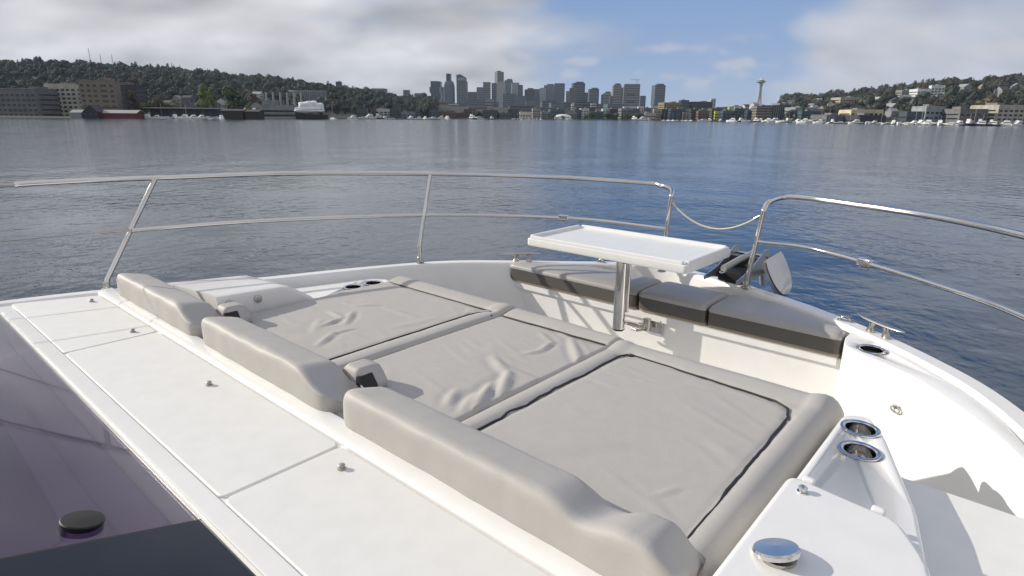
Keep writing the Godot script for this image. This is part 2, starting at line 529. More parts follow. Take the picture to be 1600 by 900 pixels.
	["building", 412.6, -520, 28.6, 28.6, 0, 15.5, "beige", "bands", "beige dock hall with flat roof further along the western docks", "buildings of the western hillside"],
	["building", -181.6, -746.3, 12.2, 12.2, 0, 10.6, "slate", "bands", "square low dark grey shore building in front of the ridge apartment row", "low buildings along the far shore"],
	["building", -185.4, -803.4, 13.6, 13.6, 0, 11.6, "brown", "bands", "square low brown brick shore building in front of the ridge apartment row", "low buildings along the far shore"],
	["building", -171.6, -816.2, 16.3, 16.3, 0, 11.4, "white", "bands", "long low white shore building in front of the ridge apartment row", "low buildings along the far shore"],
	["building", -152.8, -804.5, 12.6, 12.6, 0, 12.1, "slate", "bands", "square low dark grey shore building in front of the foot of the eastern hill", "low buildings along the far shore"],
	["building", -146.7, -856.3, 20.0, 20.0, 0, 8.2, "grey", "bands", "long low light grey shore building in front of the foot of the eastern hill", "low buildings along the far shore"],
	["building", -133.2, -909.0, 20.7, 20.7, 0, 12.5, "slate", "bands", "long low dark grey shore building in front of the foot of the eastern hill", "low buildings along the far shore"],
	["building", -109.0, -862.1, 13.5, 13.5, 0, 11.8, "slate", "bands", "square low dark grey shore building in front of the stacked and round towers", "low buildings along the far shore"],
	["building", -98.0, -868.1, 12.5, 12.5, 0, 9.1, "brown", "bands", "square low brown brick shore building in front of the stacked and round towers", "low buildings along the far shore"],
	["building", -89.7, -903.6, 9.1, 9.1, 0, 10.9, "brown", "bands", "small low brown brick shore building in front of the stacked and round towers", "low buildings along the far shore"],
	["building", -80.8, -944.5, 19.4, 19.4, 0, 8.1, "brown", "bands", "long low brown brick shore building in front of the stacked and round towers", "low buildings along the far shore"],
	["building", -67.4, -958.6, 17.3, 17.3, 0, 13.6, "brown", "bands", "square low brown brick shore building in front of the slanted crown tower", "low buildings along the far shore"],
	["building", -52.4, -973.3, 10.9, 10.9, 0, 11.8, "beige", "bands", "small low beige shore building in front of the slanted crown tower", "low buildings along the far shore"],
	["building", -35.0, -942.9, 22.0, 22.0, 0, 12.4, "slate", "bands", "long low dark grey shore building in front of the slanted crown tower", "low buildings along the far shore"],
	["building", -13.4, -941.9, 18.8, 18.8, 0, 8.8, "slate", "bands", "long low dark grey shore building in front of the tallest tower", "low buildings along the far shore"],
	["building", 0.0, -989.4, 17.5, 17.5, 0, 14.9, "plum", "bands", "square low dark plum shore building in front of the tallest tower", "low buildings along the far shore"],
	["building", 18.0, -962.0, 17.3, 17.3, 0, 9.7, "white", "bands", "square low white shore building in front of the tallest tower", "low buildings along the far shore"],
	["building", 37.1, -1022.4, 13.1, 13.1, 0, 16.4, "grey", "bands", "small low light grey shore building in front of the reddish brown tower", "low buildings along the far shore"],
	["building", 54.2, -1030.6, 17.7, 17.7, 0, 11.8, "grey", "bands", "square low light grey shore building in front of the reddish brown tower", "low buildings along the far shore"],
	["building", 70.7, -1027.1, 23.3, 23.3, 0, 15.5, "teal", "bands", "long low teal shore building in front of the reddish brown tower", "low buildings along the far shore"],
	["building", 94.7, -1022.9, 18.4, 18.4, 0, 11.2, "grey", "bands", "square low light grey shore building in front of the black topped tower", "low buildings along the far shore"],
	["building", 107.5, -1049.5, 11.4, 11.4, 0, 15.6, "slate", "bands", "small low dark grey shore building in front of the black topped tower", "low buildings along the far shore"],
	["building", 121.3, -1072.0, 14.5, 14.5, 0, 17.7, "white", "bands", "square low white shore building in front of the black topped tower", "low buildings along the far shore"],
	["building", 140.5, -1066.7, 23.0, 23.0, 0, 12.6, "teal", "bands", "long low teal shore building in front of the black topped tower", "low buildings along the far shore"],
	["building", 157.5, -1072.5, 11.0, 11.0, 0, 17.7, "white", "bands", "small low white shore building in front of the striped tower", "low buildings along the far shore"],
	["building", 173.8, -1063.4, 25.4, 25.4, 0, 17.3, "plum", "bands", "long low dark plum shore building in front of the striped tower", "low buildings along the far shore"],
	["building", 188.5, -1035.7, 22.9, 22.9, 0, 17.8, "grey2", "bands", "long low mid grey shore building in front of the striped tower", "low buildings along the far shore"],
	["building", 199.7, -1020.4, 11.9, 11.9, 0, 17.0, "slate", "bands", "small low dark grey shore building in front of the crane tower", "low buildings along the far shore"],
	["building", 213.1, -1038.2, 12.9, 12.9, 0, 13.8, "grey", "bands", "small low light grey shore building in front of the crane tower", "low buildings along the far shore"],
	["building", 224.2, -1027.0, 17.0, 17.0, 0, 11.1, "beige", "bands", "square low beige shore building in front of the crane tower", "low buildings along the far shore"],
	["building", 237.2, -1033.9, 11.4, 11.4, 0, 17.5, "beige", "bands", "small low beige shore building in front of the crane tower", "low buildings along the far shore"],
	["building", 259.0, -1065.9, 16.1, 16.1, 0, 17.8, "plum", "bands", "square low dark plum shore building in front of the crane tower", "low buildings along the far shore"],
	["building", 271.2, -1032.3, 23.4, 23.4, 0, 18.1, "slate", "bands", "long low dark grey shore building in front of the crane tower", "low buildings along the far shore"],
	["building", 283.0, -1022.1, 11.4, 11.4, 0, 12.7, "grey2", "bands", "small low mid grey shore building in front of the plum brick block", "low buildings along the far shore"],
	["building", 272.3, -942.4, 11.9, 11.9, 0, 16.5, "slate", "bands", "small low dark grey shore building in front of the plum brick block", "low buildings along the far shore"],
	["building", 281.5, -925.7, 16.2, 16.2, 0, 13.8, "brown", "bands", "square low brown brick shore building in front of the plum brick block", "low buildings along the far shore"],
	["building", 308.9, -955.2, 16.6, 16.6, 0, 18.0, "brown", "bands", "square low brown brick shore building in front of the plum brick block", "low buildings along the far shore"],
	["building", 305.3, -889.9, 15.6, 15.6, 0, 13.8, "slate", "bands", "square low dark grey shore building in front of the plum brick block", "low buildings along the far shore"],
	["building", 321.7, -888.3, 16.0, 16.0, 0, 17.0, "teal", "bands", "square low teal shore building in front of the plum brick block", "low buildings along the far shore"],
	["building", 327.5, -867.5, 9.3, 9.3, 0, 14.3, "slate", "bands", "small low dark grey shore building in front of the plum brick block", "low buildings along the far shore"],
	["building", 341.0, -865.9, 17.6, 17.6, 0, 17.1, "teal", "bands", "long low teal shore building in front of the plum brick block", "low buildings along the far shore"],
	["building", -519.5, -1400, 18.6, 18.6, 57.6, 22.1, "grey2", "bands", "grey apartment slab on the wooded eastern ridge", "buildings of the eastern hillside"],
	["building", -496.1, -1400, 30.1, 30.1, 57.8, 16.1, "grey2", "bands", "low grey apartment row on the wooded eastern ridge", "buildings of the eastern hillside"],
	["building", -470.7, -1700, 14.8, 14.8, 54.2, 36.0, "slate", "bands", "tall dark apartment tower on the eastern ridge", "buildings of the eastern hillside"],
	["building", -455.5, -1700, 15.7, 15.7, 54.3, 26.2, "grey", "bands", "shorter pale apartment tower next to the dark ridge tower", "buildings of the eastern hillside"],
	["building", -465.6, -1700, 69.6, 45, 54.3, 16.4, "grey", "bands", "long pale apartment row at the foot of the ridge towers", "buildings of the eastern hillside"],
	["building", -435.3, -1900, 25.3, 25.3, 42.5, 27.6, "grey", "bands", "pale apartment block on the slope below the ridge towers", "buildings of the eastern hillside"],
	["building", -331.9, -520, 9.6, 9.6, 6.2, 17.7, "plum", "bands", "plum brown apartment house behind the concrete block", "buildings of the eastern hillside"],
	["building", -342.1, -560, 14.4, 14.4, 6.6, 20.7, "plum", "bands", "dark plum apartment house with flat roof above the red boathouse", "buildings of the eastern hillside"],
	["building", -393.9, -500, 35.9, 35.9, 0, 21.1, "grey2", "bands", "grey lakeside apartment block further along the eastern shore", "buildings of the eastern hillside"],
	["building", -373.6, -520, 25.6, 25.6, 0, 25.6, "beige", "bands", "beige lakeside apartment block beside the concrete block", "buildings of the eastern hillside"],
]
var BOATS := [
	["cruiser", -276.4, -470, 9, "behind the red boathouse"],
	["cruiser", -268.0, -468, 8, "behind the red boathouse"],
	["motorboat", -259.7, -466, 9, "behind the red boathouse"],
	["cruiser", -255.2, -470, 10, "under the long dock roof"],
	["cruiser", -245.9, -466, 10, "under the long dock roof"],
	["cruiser", -241.7, -470, 9, "under the long dock roof"],
	["cruiser", -234.4, -468, 9, "under the long dock roof"],
	["motorboat", -229.7, -470, 10, "under the long dock roof"],
	["motorboat", -226.3, -474, 9, "under the long dock roof"],
	["cruiser", -220.0, -470, 9, "under the long dock roof"],
	["cruiser", -165.2, -640, 11, "below the ridge apartment row"],
	["motorboat", -162.3, -660, 10, "below the ridge apartment row"],
	["cruiser", -157.5, -680, 16, "at the foot of the eastern hill"],
	["trawler", -149.9, -690, 14, "at the foot of the eastern hill"],
	["cruiser", -144.9, -700, 9, "at the foot of the eastern hill"],
	["motorboat", -140.2, -720, 8, "at the foot of the eastern hill"],
	["cruiser", -125.4, -760, 11, "before the brown brick blocks"],
	["cruiser", -116.8, -770, 9, "before the brown brick blocks"],
	["cruiser", -109.7, -775, 10, "before the brown brick blocks"],
	["motorboat", -102.1, -790, 14, "below the stacked tower"],
	["cruiser", -93.6, -800, 13, "below the stacked tower"],
	["cruiser", -85.9, -805, 12, "below the stacked tower"],
	["trawler", -55.5, -830, 16, "below the slanted crown tower"],
	["motorboat", -48.1, -835, 18, "below the slanted crown tower"],
	["trawler", -29.9, -850, 10, "below the tallest tower"],
	["sail", 0.6, -880, 9, "below the reddish brown tower"],
	["sail", 6.0, -880, 9, "below the reddish brown tower"],
	["sail", 11.4, -880, 9, "below the reddish brown tower"],
	["sail", 16.8, -880, 9, "below the reddish brown tower"],
	["sail", 22.2, -880, 9, "below the reddish brown tower"],
	["sail", 27.6, -880, 9, "below the reddish brown tower"],
	["sail", 33.0, -880, 9, "below the reddish brown tower"],
	["sail", 38.4, -880, 9, "below the reddish brown tower"],
	["motorboat", 72.3, -960, 14, "before the white pavilion"],
	["motorboat", 85.0, -960, 12, "before the white pavilion"],
	["trawler", 183.2, -950, 16, "below the crane tower"],
	["cruiser", 193.8, -945, 17, "below the crane tower"],
	["cruiser", 201.5, -945, 12, "below the crane tower"],
	["sail", 221.5, -920, 9, "before the tan brick cube"],
	["sail", 228.1, -920, 9, "before the tan brick cube"],
	["sail", 234.7, -920, 9, "before the tan brick cube"],
	["sail", 241.3, -920, 9, "before the tan brick cube"],
	["sail", 247.8, -920, 9, "before the tan brick cube"],
	["sail", 254.4, -920, 9, "before the tan brick cube"],
	["sail", 261.0, -920, 9, "before the tan brick cube"],
	["motorboat", 242.5, -800, 16, "below the plum brick block"],
	["trawler", 256.9, -820, 10, "below the plum brick block"],
	["cruiser", 274.4, -830, 9, "below the plum brick block"],
	["cruiser", 265.3, -760, 14, "before the lime yellow buildings"],
	["trawler", 276.1, -760, 12, "before the lime yellow buildings"],
	["motorboat", 277.1, -750, 13, "before the lime yellow buildings"],
	["motorboat", 283.2, -750, 12, "before the lime yellow buildings"],
	["trawler", 287.0, -740, 13, "before the brown banded hotel"],
	["trawler", 293.0, -740, 11, "before the brown banded hotel"],
	["cruiser", 292.4, -720, 14, "before the brown banded hotel"],
	["cruiser", 291.5, -700, 15, "before the black finned block"],
	["motorboat", 295.8, -690, 13, "before the black finned block"],
	["trawler", 302.8, -690, 12, "before the black finned block"],
	["cruiser", 295.2, -650, 12, "before the teal boat shed"],
	["cruiser", 297.2, -640, 14, "before the teal boat shed"],
	["motorboat", 295.5, -620, 18, "before the teal boat shed"],
	["cruiser", 298.2, -610, 11, "before the teal boat shed"],
	["trawler", 301.0, -590, 10, "before the long grey boat shed"],
	["motorboat", 305.1, -585, 10, "before the long grey boat shed"],
	["motorboat", 311.6, -585, 8, "before the long grey boat shed"],
	["cruiser", 306.3, -560, 12, "before the violet grey boat shed"],
	["motorboat", 311.4, -560, 9, "before the violet grey boat shed"],
	["motorboat", 309.2, -545, 12, "before the violet grey boat shed"],
	["cruiser", 311.3, -540, 9, "before the violet grey boat shed"],
	["motorboat", 311.5, -520, 10, "beside the dark floating boathouse"],
	["cruiser", 313.2, -515, 11, "beside the dark floating boathouse"],
	["motorboat", 311.7, -505, 12, "beside the dark floating boathouse"],
	["motorboat", 314.3, -500, 11, "beside the dark floating boathouse"],
	["cruiser", 316.7, -495, 10, "before the two storey dock office"],
	["cruiser", 319.0, -490, 12, "before the two storey dock office"],
	["cruiser", 320.7, -485, 12, "before the two storey dock office"],
	["motorboat", 323.2, -480, 12, "before the two storey dock office"],
	["cruiser", 324.2, -475, 12, "before the two storey dock office"],
	["motorboat", 328.0, -470, 12, "before the mid grey dock hall"],
	["cruiser", 333.3, -468, 11, "before the mid grey dock hall"],
	["trawler", 338.7, -465, 12, "before the mid grey dock hall"],
	["trawler", 345.0, -462, 12, "before the mid grey dock hall"],
	["trawler", 351.9, -460, 11, "before the beige dock hall"],
	["cruiser", 359.7, -458, 12, "before the beige dock hall"],
	["cruiser", 366.6, -455, 12, "before the beige dock hall"],
	["sail", 282.3, -560.0, 10, "before the long grey boat shed"],
	["sail", 295.3, -548.1, 10, "before the long grey boat shed"],
	["sail", 312.3, -531.3, 10, "before the violet grey boat shed"],
	["sail", 329.7, -512.05, 10, "before the two storey dock office"],
	["sail", 332.3, -508.9, 10, "before the two storey dock office"],
	["sail", 342.8, -495.6, 10, "before the mid grey dock hall"],
	["sail", 353.9, -479.85, 10, "before the mid grey dock hall"],
	["sail", -270.5, -480, 9, "behind the red boathouse"],
	["sail", -251.3, -480, 9, "under the long dock roof"],
	["sail", -204.1, -600, 9, "beside the wrapped ship"],
	["sail", -173.3, -600, 9, "beside the wrapped ship"],
]
# bearing from straight ahead (degrees), way to the shore, way to the ridge, height of the ridge
var LAND := [
	[-47.44, 621, 1996, 96],
	[-41.46, 574, 1868, 93],
	[-34.75, 550, 1704, 89],
	[-31.67, 546, 1645, 83],
	[-27.22, 551, 1574, 75],
	[-22.38, 562, 1514, 64],
	[-17.19, 618, 1518, 54],
	[-13.93, 711, 1545, 46],
	[-9.43, 811, 1723, 36],
	[-2.48, 881, 1902, 30],
	[5.70, 1005, 2010, 30],
	[14.20, 990, 2063, 32],
	[19.55, 828, 2016, 36],
	[22.11, 756, 1835, 38],
	[24.57, 704, 1649, 40],
	[28.32, 636, 1477, 40],
	[31.39, 597, 1406, 47],
	[34.43, 570, 1394, 54],
	[39.14, 587, 1483, 62],
	[44.03, 612, 1599, 68],
]
# [x, z, height of the top above the lake, width, kind]
var RIDGE_TREES := [
	[-914, -1380, 116.1, 9.0, "broad"],
	[-891, -1380, 110.9, 9.0, "broad"],
	[-862, -1380, 111.1, 9.2, "broad"],
	[-844, -1380, 108.8, 9.0, "broad"],
	[-818, -1380, 113.5, 12.2, "broad"],
	[-787, -1380, 108.6, 9.0, "broad"],
	[-768, -1380, 109.5, 9.0, "broad"],
	[-739, -1380, 113.6, 9.0, "conifer"],
	[-735, -1380, 109.7, 9.0, "conifer"],
	[-722, -1380, 107.9, 9.0, "conifer"],
	[-699, -1380, 97.7, 9.0, "conifer"],
	[-681, -1380, 99.1, 9.0, "broad"],
	[-663, -1380, 102.2, 9.0, "conifer"],
	[-656, -1380, 94.4, 9.2, "broad"],
	[-624, -1380, 86.0, 9.0, "broad"],
	[-612, -1380, 85.6, 9.0, "broad"],
	[-592, -1380, 82.6, 9.0, "broad"],
	[-576, -1380, 83.2, 9.0, "broad"],
	[-553, -1380, 79.6, 9.0, "broad"],
	[-544, -1380, 78.0, 9.0, "broad"],
	[-564, -1400, 80.1, 22.9, "broad"],
	[-543, -1400, 73.6, 14.7, "broad"],
	[-471, -1400, 66.1, 11.5, "broad"],
	[-457, -1400, 64.9, 11.5, "broad"],
	[-438, -1400, 65.1, 13.1, "broad"],
	[-422, -1400, 58.5, 14.7, "broad"],
	[604, -1130, 49.5, 14.6, "broad"],
	[575, -1130, 46.2, 9.1, "broad"],
	[565, -1130, 40.2, 10.9, "broad"],
	[646, -1130, 56.6, 12.7, "broad"],
	[660, -1130, 63.4, 20.0, "broad"],
	[677, -1130, 66.5, 12.7, "broad"],
	[689, -1130, 66.6, 14.6, "broad"],
	[706, -1130, 61.5, 10.9, "broad"],
	[717, -1130, 67.6, 14.6, "broad"],
	[733, -1130, 68.4, 21.8, "broad"],
	[754, -1130, 70.8, 20.0, "broad"],
]
# [x, z, height]
var SHORE_TREES := [
	[-153, -930, 8.2],
	[-145, -932, 7.5],
	[-138, -934, 9.0],
	[-131, -936, 7.8],
	[-123, -938, 7.3],
	[-116, -940, 9.0],
	[-108, -942, 11.6],
	[-101, -944, 11.0],
	[-55, -956, 10.8],
	[-45, -959, 8.1],
	[-12, -968, 9.7],
	[10, -973, 8.4],
	[64, -986, 7.9],
	[79, -990, 7.5],
	[115, -999, 8.1],
	[126, -1001, 11.6],
	[150, -1007, 11.1],
	[157, -1009, 11.0],
	[165, -1010, 11.0],
	[176, -1013, 8.0],
	[185, -1015, 8.5],
	[195, -1018, 10.1],
	[204, -1020, 10.7],
	[223, -1057, 11.3],
	[230, -1055, 11.4],
	[240, -1052, 7.4],
	[248, -1050, 10.0],
	[312, -960, 10.4],
	[324, -960, 9.5],
	[347, -960, 7.9],
	[366, -960, 9.4],
]
# [x, z, width]
var HOUSES := [
	[-735, -1250, 9.4],
	[-438, -700, 13.7],
	[-439, -720, 13.3],
	[-494, -1000, 11.7],
	[-332, -700, 10.5],
	[-332, -720, 13.5],
	[-365, -900, 11.9],
	[-502, -1150, 13.4],
	[-354, -640, 13.2],
	[-355, -650, 11.5],
	[-427, -800, 11.1],
	[-403, -780, 12.0],
	[-329, -640, 11.2],
	[-288, -600, 9.8],
	[-375, -640, 10.5],
	[-262, -640, 13.1],
	[-260, -620, 9.2],
	[468, -1000, 8.2],
	[496, -1050, 11.1],
	[468, -980, 9.4],
	[438, -900, 10.7],
	[469, -950, 10.4],
	[504, -1000, 9.7],
	[417, -850, 13.0],
	[435, -900, 9.0],
	[487, -950, 10.1],
	[457, -900, 9.0],
	[511, -900, 11.2],
	[535, -930, 9.4],
	[455, -800, 9.8],
	[502, -830, 11.7],
	[551, -900, 9.6],
	[468, -780, 10.8],
	[546, -880, 12.5],
	[537, -850, 8.5],
	[572, -850, 8.3],
	[583, -860, 9.1],
	[421, -640, 11.8],
	[414, -620, 11.1],
	[422, -700, 9.2],
	[457, -850, 9.7],
	[623, -1000, 8.9],
	[588, -1050, 10.3],
	[604, -980, 8.2],
	[531, -1500, 12.8],
	[536, -1450, 13.6],
	[536, -1400, 13.8],
	[573, -1300, 12.9],
	[565, -1250, 13.8],
	[553, -1200, 10.1],
	[589, -1250, 11.2],
	[553, -1150, 13.9],
	[639, -900, 13.1],
	[703, -950, 11.6],
	[655, -850, 13.8],
	[728, -920, 12.5],
]

# ------------------------------------------------------------------ the yacht
var GUN := [[-2.82, -3.2, 0.002], [-2.78, -1.5, 0.002], [-2.7, -0.4, 0.002], [-2.61, 0.2, 0.002], [-2.52, 0.6, 0.002], [-2.44, 0.866, 0.002], [-2.36, 1.02, 0.004], [-2.12, 1.36, 0.02],
	[-1.92, 1.675, 0.025], [-1.72, 2.235, 0.02], [-1.587, 2.706, 0.0], [-1.415, 2.952, 0.0], [-1.179, 3.176, 0.0], [-0.782, 3.51, 0.0], [-0.55, 3.68, 0.004],
	[-0.2, 3.815, 0.008], [0.22, 3.745, 0.01], [0.7, 3.56, 0.01], [1.009, 3.39, 0.01], [1.273, 3.21, 0.01], [1.481, 3.03, 0.01], [1.66, 2.84, 0.01], [1.81, 2.6, 0.01], [1.94, 2.3, 0.01],
	[2.05, 1.9, 0.01], [2.13, 1.4, 0.01], [2.2, 0.8, 0.01], [2.28, -0.2, 0.01], [2.36, -1.6, 0.01], [2.4, -3.2, 0.01]]
var gun_path := []

# the gunwale moved inwards by d: outline points (s, b)
func gun_inset(d: float) -> Array:
	var flat := []
	for p in gun_path:
		flat.append(Vector2(p.x, -p.z))
	return inset(flat, d)

func build_yacht() -> void:
	var raw := []
	for g in GUN:
		raw.append(P(g[0], g[2], g[1]))
	gun_path = smooth(raw, 5)
	var y := deck_thing("motor_yacht", "white motor yacht foredeck with moulded consoles, bench and sun pad well", "yacht", P(0, -2.6, 0))
	# hull side, gunwale cap and inner bulwark swept along one line
	var section := [[0.62, -2.75], [0.3, -1.6], [0.06, -0.5], [-0.012, -0.16], [-0.02, -0.13], [-0.012, -0.1], [0.0, -0.03], [0.004, -0.012], [0.016, 0.0], [0.088, 0.002], [0.1, -0.008], [0.106, -0.03], [0.2, -0.46]]
	var cols := []
	for q in section:
		cols.append(gun_inset(q[0]))
	var rings := []
	for i in gun_path.size():
		var ring := []
		for k in section.size():
			var c: Vector2 = cols[k][i]
			var deep: float = section[k][1]
			ring.append(P(c.x, deep if deep < -1.0 else gun_path[i].y + deep, c.y))
		rings.append(ring)
	var hull := loft(rings, false, false)
	# close the stern
	var st := []
	for e in [0, rings.size() - 1]:
		st.append(rings[e])
	var hm := MB.new()
	hm.add(hull)
	deck_part("hull", orient(hm, P(0, 3.0, 1.0), true).mesh(35), M.gel, y)
	# floor of the well and side deck
	var fl := []
	for p in gun_inset(0.1):
		if p.y > -3.0:
			fl.append(p)
	deck_part("floor", pillow(fl, -0.46, -0.43, 0.004, 1).mesh(35), M.deck, y)
	# coach roof carrying the deck panels
	var inner := gun_inset(0.02)
	var roof := [Vector2(1.74, 0.47), Vector2(1.74, 0.94)]
	for k in range(0, 0):
		roof.append(inner[k])
	roof.append(Vector2(-2.32, 0.94))
	roof.append(Vector2(-2.42, 0.7))
	roof.append(Vector2(-2.5, 0.4))
	roof.append(Vector2(-2.56, 0.1))
	roof.append(Vector2(-2.64, -0.5))
	roof.append(Vector2(-2.7, -2.8))
	roof.append(Vector2(-2.36, -2.8))
	roof.append(Vector2(-2.3, 0.47))
	deck_part("coach_roof", pillow(roof, -0.4, -0.008, 0.01, 2).mesh(35), M.gel, y)
	for seg in [[-2.2, -1.385], [-1.379, 0.155], [0.161, 1.72]]:
		var l: float = seg[0]
		var r: float = seg[1]
		var pl := V2([[l, 0.5425], [r, 0.5425], [r, 0.9165], [l, 0.9165]])
		if l < -2.0:
			pl = V2([[-2.43, 0.5425], [r, 0.5425], [r, 0.9165], [-2.28, 0.9165]])
		deck_part("deck_panel", pillow(soft(pl, 0.03), -0.02, 0.0, 0.006, 3).mesh(35), M.deck, y)
	# moulded edge along the windscreen and the lip behind the bolsters
	deck_part("edge_moulding", sweep_s([[0.482, -0.05], [0.48, -0.006], [0.482, 0.0], [0.487, 0.002], [0.534, 0.0015], [0.538, 0.0], [0.54, -0.03]], -2.29, 1.735), M.gel, y)
	deck_part("deck_lip", sweep_s([[0.918, -0.03], [0.92, 0.004], [0.93, 0.012], [0.95, 0.02], [0.992, 0.022], [1.004, 0.014], [1.008, -0.4], [0.96, -0.4]], -2.31, 1.735), M.gel, y)
	# plinth under the sun pads
	deck_part("pad_plinth", pillow(V2([[-1.33, 1.01], [1.27, 1.01], [1.27, 2.36], [-1.33, 2.36]]), -0.44, -0.128, 0.01, 2).mesh(35), M.gel, y)
	# port side: low deck beside the bolster, raised box with slanted front, console with cup holders
	deck_part("side_deck", pillow(V2([[-1.36, 1.02], [-1.36, 1.2], [-2.1, 1.2], [-2.22, 1.02]]), -0.44, -0.02, 0.01, 2).mesh(35), M.gel, y)
	var pb := []
	for q in [[1.2, 0.115, 1.2], [1.55, 0.098, 1.55], [1.6, 0.085, 1.6], [1.735, -0.005, 1.735]]:
		var si := -1.365
		var so: float = -2.06 + (q[0] - 1.2) * 0.4
		var top: float = q[1]
		pb.append([P(si, -0.44, q[0]), P(si - 0.002, top - 0.03, q[0]), P(si - 0.012, top - 0.008, q[0]), P(si - 0.032, top, q[0]), P(so, minf(top, 0.055), q[0]), P(so - 0.01, -0.44, q[0])])
	deck_part("side_box", loft(pb).mesh(30), M.gel, y)
	drilled("console", pillow(soft(V2([[-1.365, 1.738], [-1.365, 2.3], [-1.47, 2.33], [-1.58, 2.24], [-1.72, 1.76]]), 0.03), -0.44, -0.03, 0.014, 3), [P(-1.455, -0.03, 2.06), P(-1.44, -0.03, 2.2)], M.gel, y)
	for q in [[1.26, 0.065], [1.41, 0.058]]:
		var sp := lathe([[0.0, 0.0], [0.018, 0.0], [0.021, 0.002], [0.021, 0.005], [0.016, 0.007], [0.0, 0.007]], 16)
		var lamp := part("courtesy_light", sp.closed().mesh(40), M.steel, y, Transform3D(Basis(Vector3.BACK, -PI / 2), P(-1.3635, q[1], q[0]) - P(0, -2.6, 0)))
		part("lens", lathe([[0.0, 0.0072], [0.012, 0.0072], [0.01, 0.009], [0.0, 0.01]], 14).closed().mesh(60), M.galv, lamp)
	# starboard side: console and lidded box
	drilled("console", pillow(soft(V2([[1.285, 0.96], [1.285, 2.235], [1.36, 2.27], [1.43, 2.15], [1.58, 1.75], [1.69, 1.3], [1.72, 0.96]]), 0.04), -0.44, 0.0, 0.014, 3), [P(1.357, 0.0, 2.145), P(1.39, 0.0, 1.985)], M.gel, y)
	deck_part("box_body", pillow(soft(V2([[1.33, 0.3], [1.33, 1.53], [1.56, 1.505], [1.645, 1.37], [1.685, 1.0], [1.7, 0.3]]), 0.04), -0.01, 0.075, 0.012, 3).mesh(35), M.gel, y)
	var lid = deck_part("box_lid", pillow(soft(V2([[1.315, 0.28], [1.315, 1.505], [1.565, 1.475], [1.645, 1.345], [1.69, 1.0], [1.705, 0.28]]), 0.035), 0.08, 0.12, 0.012, 3, 0.006).mesh(35), M.gel, y)
	for q in [[1.36, 1.512], [1.52, 1.492]]:
		part("hinge", bevel_box(P(q[0], 0.108, q[1]), Vector3(0.03, 0.03, 0.02), 0.006).mesh(30), M.gel, lid)
	stud(lid, P(1.365, 0.12, 1.44), true)
	# pop-up latch, tilted open
	var latch := part("latch", lathe([[0.0, 0.0], [0.044, 0.0], [0.048, 0.003], [0.048, 0.011], [0.044, 0.015], [0.0, 0.017]], 28).closed().mesh(40), M.chrome, lid, Transform3D(Basis(Vector3(0, 0, 1), 0.3) * Basis(Vector3(1, 0, 0), -0.12), P(1.395, 0.126, 1.165)))
	part("latch_barrel", lathe([[0.0, -0.02], [0.04, -0.02], [0.04, 0.0], [0.0, 0.0]], 20).closed().mesh(40), M.steel, lid, Transform3D(Basis(), P(1.395, 0.128, 1.165)))
	var walk := []
	for p in gun_inset(0.108):
		if p.x > 1.0 and p.y < 2.05 and p.y > -2.9:
			walk.append(p)
	walk.append(Vector2(1.5, -2.9))
	walk.append(Vector2(1.5, 2.05))
	deck_part("side_deck", pillow(walk, -0.43, -0.07, 0.01, 2).mesh(35), M.deck, y)
	# bow bench base with its straight aft face
	var bench := []
	for p in gun_inset(0.1):
		if p.y > 3.16:
			bench.append(p)
	var bl := [Vector2(1.2, 3.14), Vector2(-1.12, 3.14)]
	var base_poly := []
	for p in bench:
		base_poly.append(p)
	base_poly.append(Vector2(1.22, 3.14))
	base_poly.append(Vector2(-1.12, 3.14))
	deck_part("bench_base", pillow(base_poly, -0.44, -0.13, 0.012, 3).mesh(35), M.gel, y)
	deck_part("bench_step", pillow(V2([[-1.06, 3.118], [1.06, 3.118], [1.06, 3.2], [-1.06, 3.2]]), -0.165, -0.118, 0.01, 3).mesh(35), M.gel, y)
	# corner shelf at the starboard end of the bench with a cup holder
	var shelf := []
	for p in smooth(V2([[1.085, 3.1], [1.11, 2.99], [1.18, 2.92], [1.29, 2.86], [1.42, 2.77], [1.57, 2.6], [1.7, 2.42], [1.81, 2.22]]), 4):
		shelf.append(p)
	for p in V2([[1.845, 2.23], [1.7, 2.6], [1.56, 2.79], [1.4, 2.97], [1.2, 3.15], [1.085, 3.2]]):
		shelf.append(p)
	drilled("corner_shelf", pillow(shelf, -0.44, -0.004, 0.006, 2), [P(1.216, -0.004, 3.0)], M.gel, y)
	for q in [[-1.455, 2.06, -0.03], [-1.44, 2.2, -0.03], [1.357, 2.145, 0.0], [1.39, 1.985, 0.0], [1.216, 3.0, -0.003]]:
		cup_holder(y, P(q[0], q[2], q[1]))
	for q in [[-2.16, 0.85], [-1.46, 0.834], [-0.595, 0.826], [0.274, 0.842], [1.15, 0.85]]:
		stud(y, P(q[0], 0.0, q[1]), false)
	# lifting ring on the starboard bulwark
	var rp := []
	for k in 13:
		var a := TAU * k / 12
		rp.append(P(1.372 + cos(a) * 0.018, -0.17 + sin(a) * 0.013, 2.795 + cos(a) * -0.012))
	deck_part("lifting_ring", tube(rp, 0.0035, 6).mesh(60), M.chrome, y)
	deck_part("ring_plate", lathe_at([[0.0, -0.006], [0.014, -0.006], [0.014, 0.006], [0.0, 0.006]], P(1.374, -0.158, 2.802), 12), M.steel, y)
	windscreen(y)

func orient(m: MB, inside: Vector3, _outward: bool) -> MB:
	# turn an open skin so that most faces look away from a point
	var s := 0.0
	for k in range(0, m.t.size(), 3):
		var a := m.v[m.t[k]]
		s += (a - m.v[m.t[k + 2]]).cross(a - m.v[m.t[k + 1]]).y
	if s < 0.0:
		m.flip()
	return m

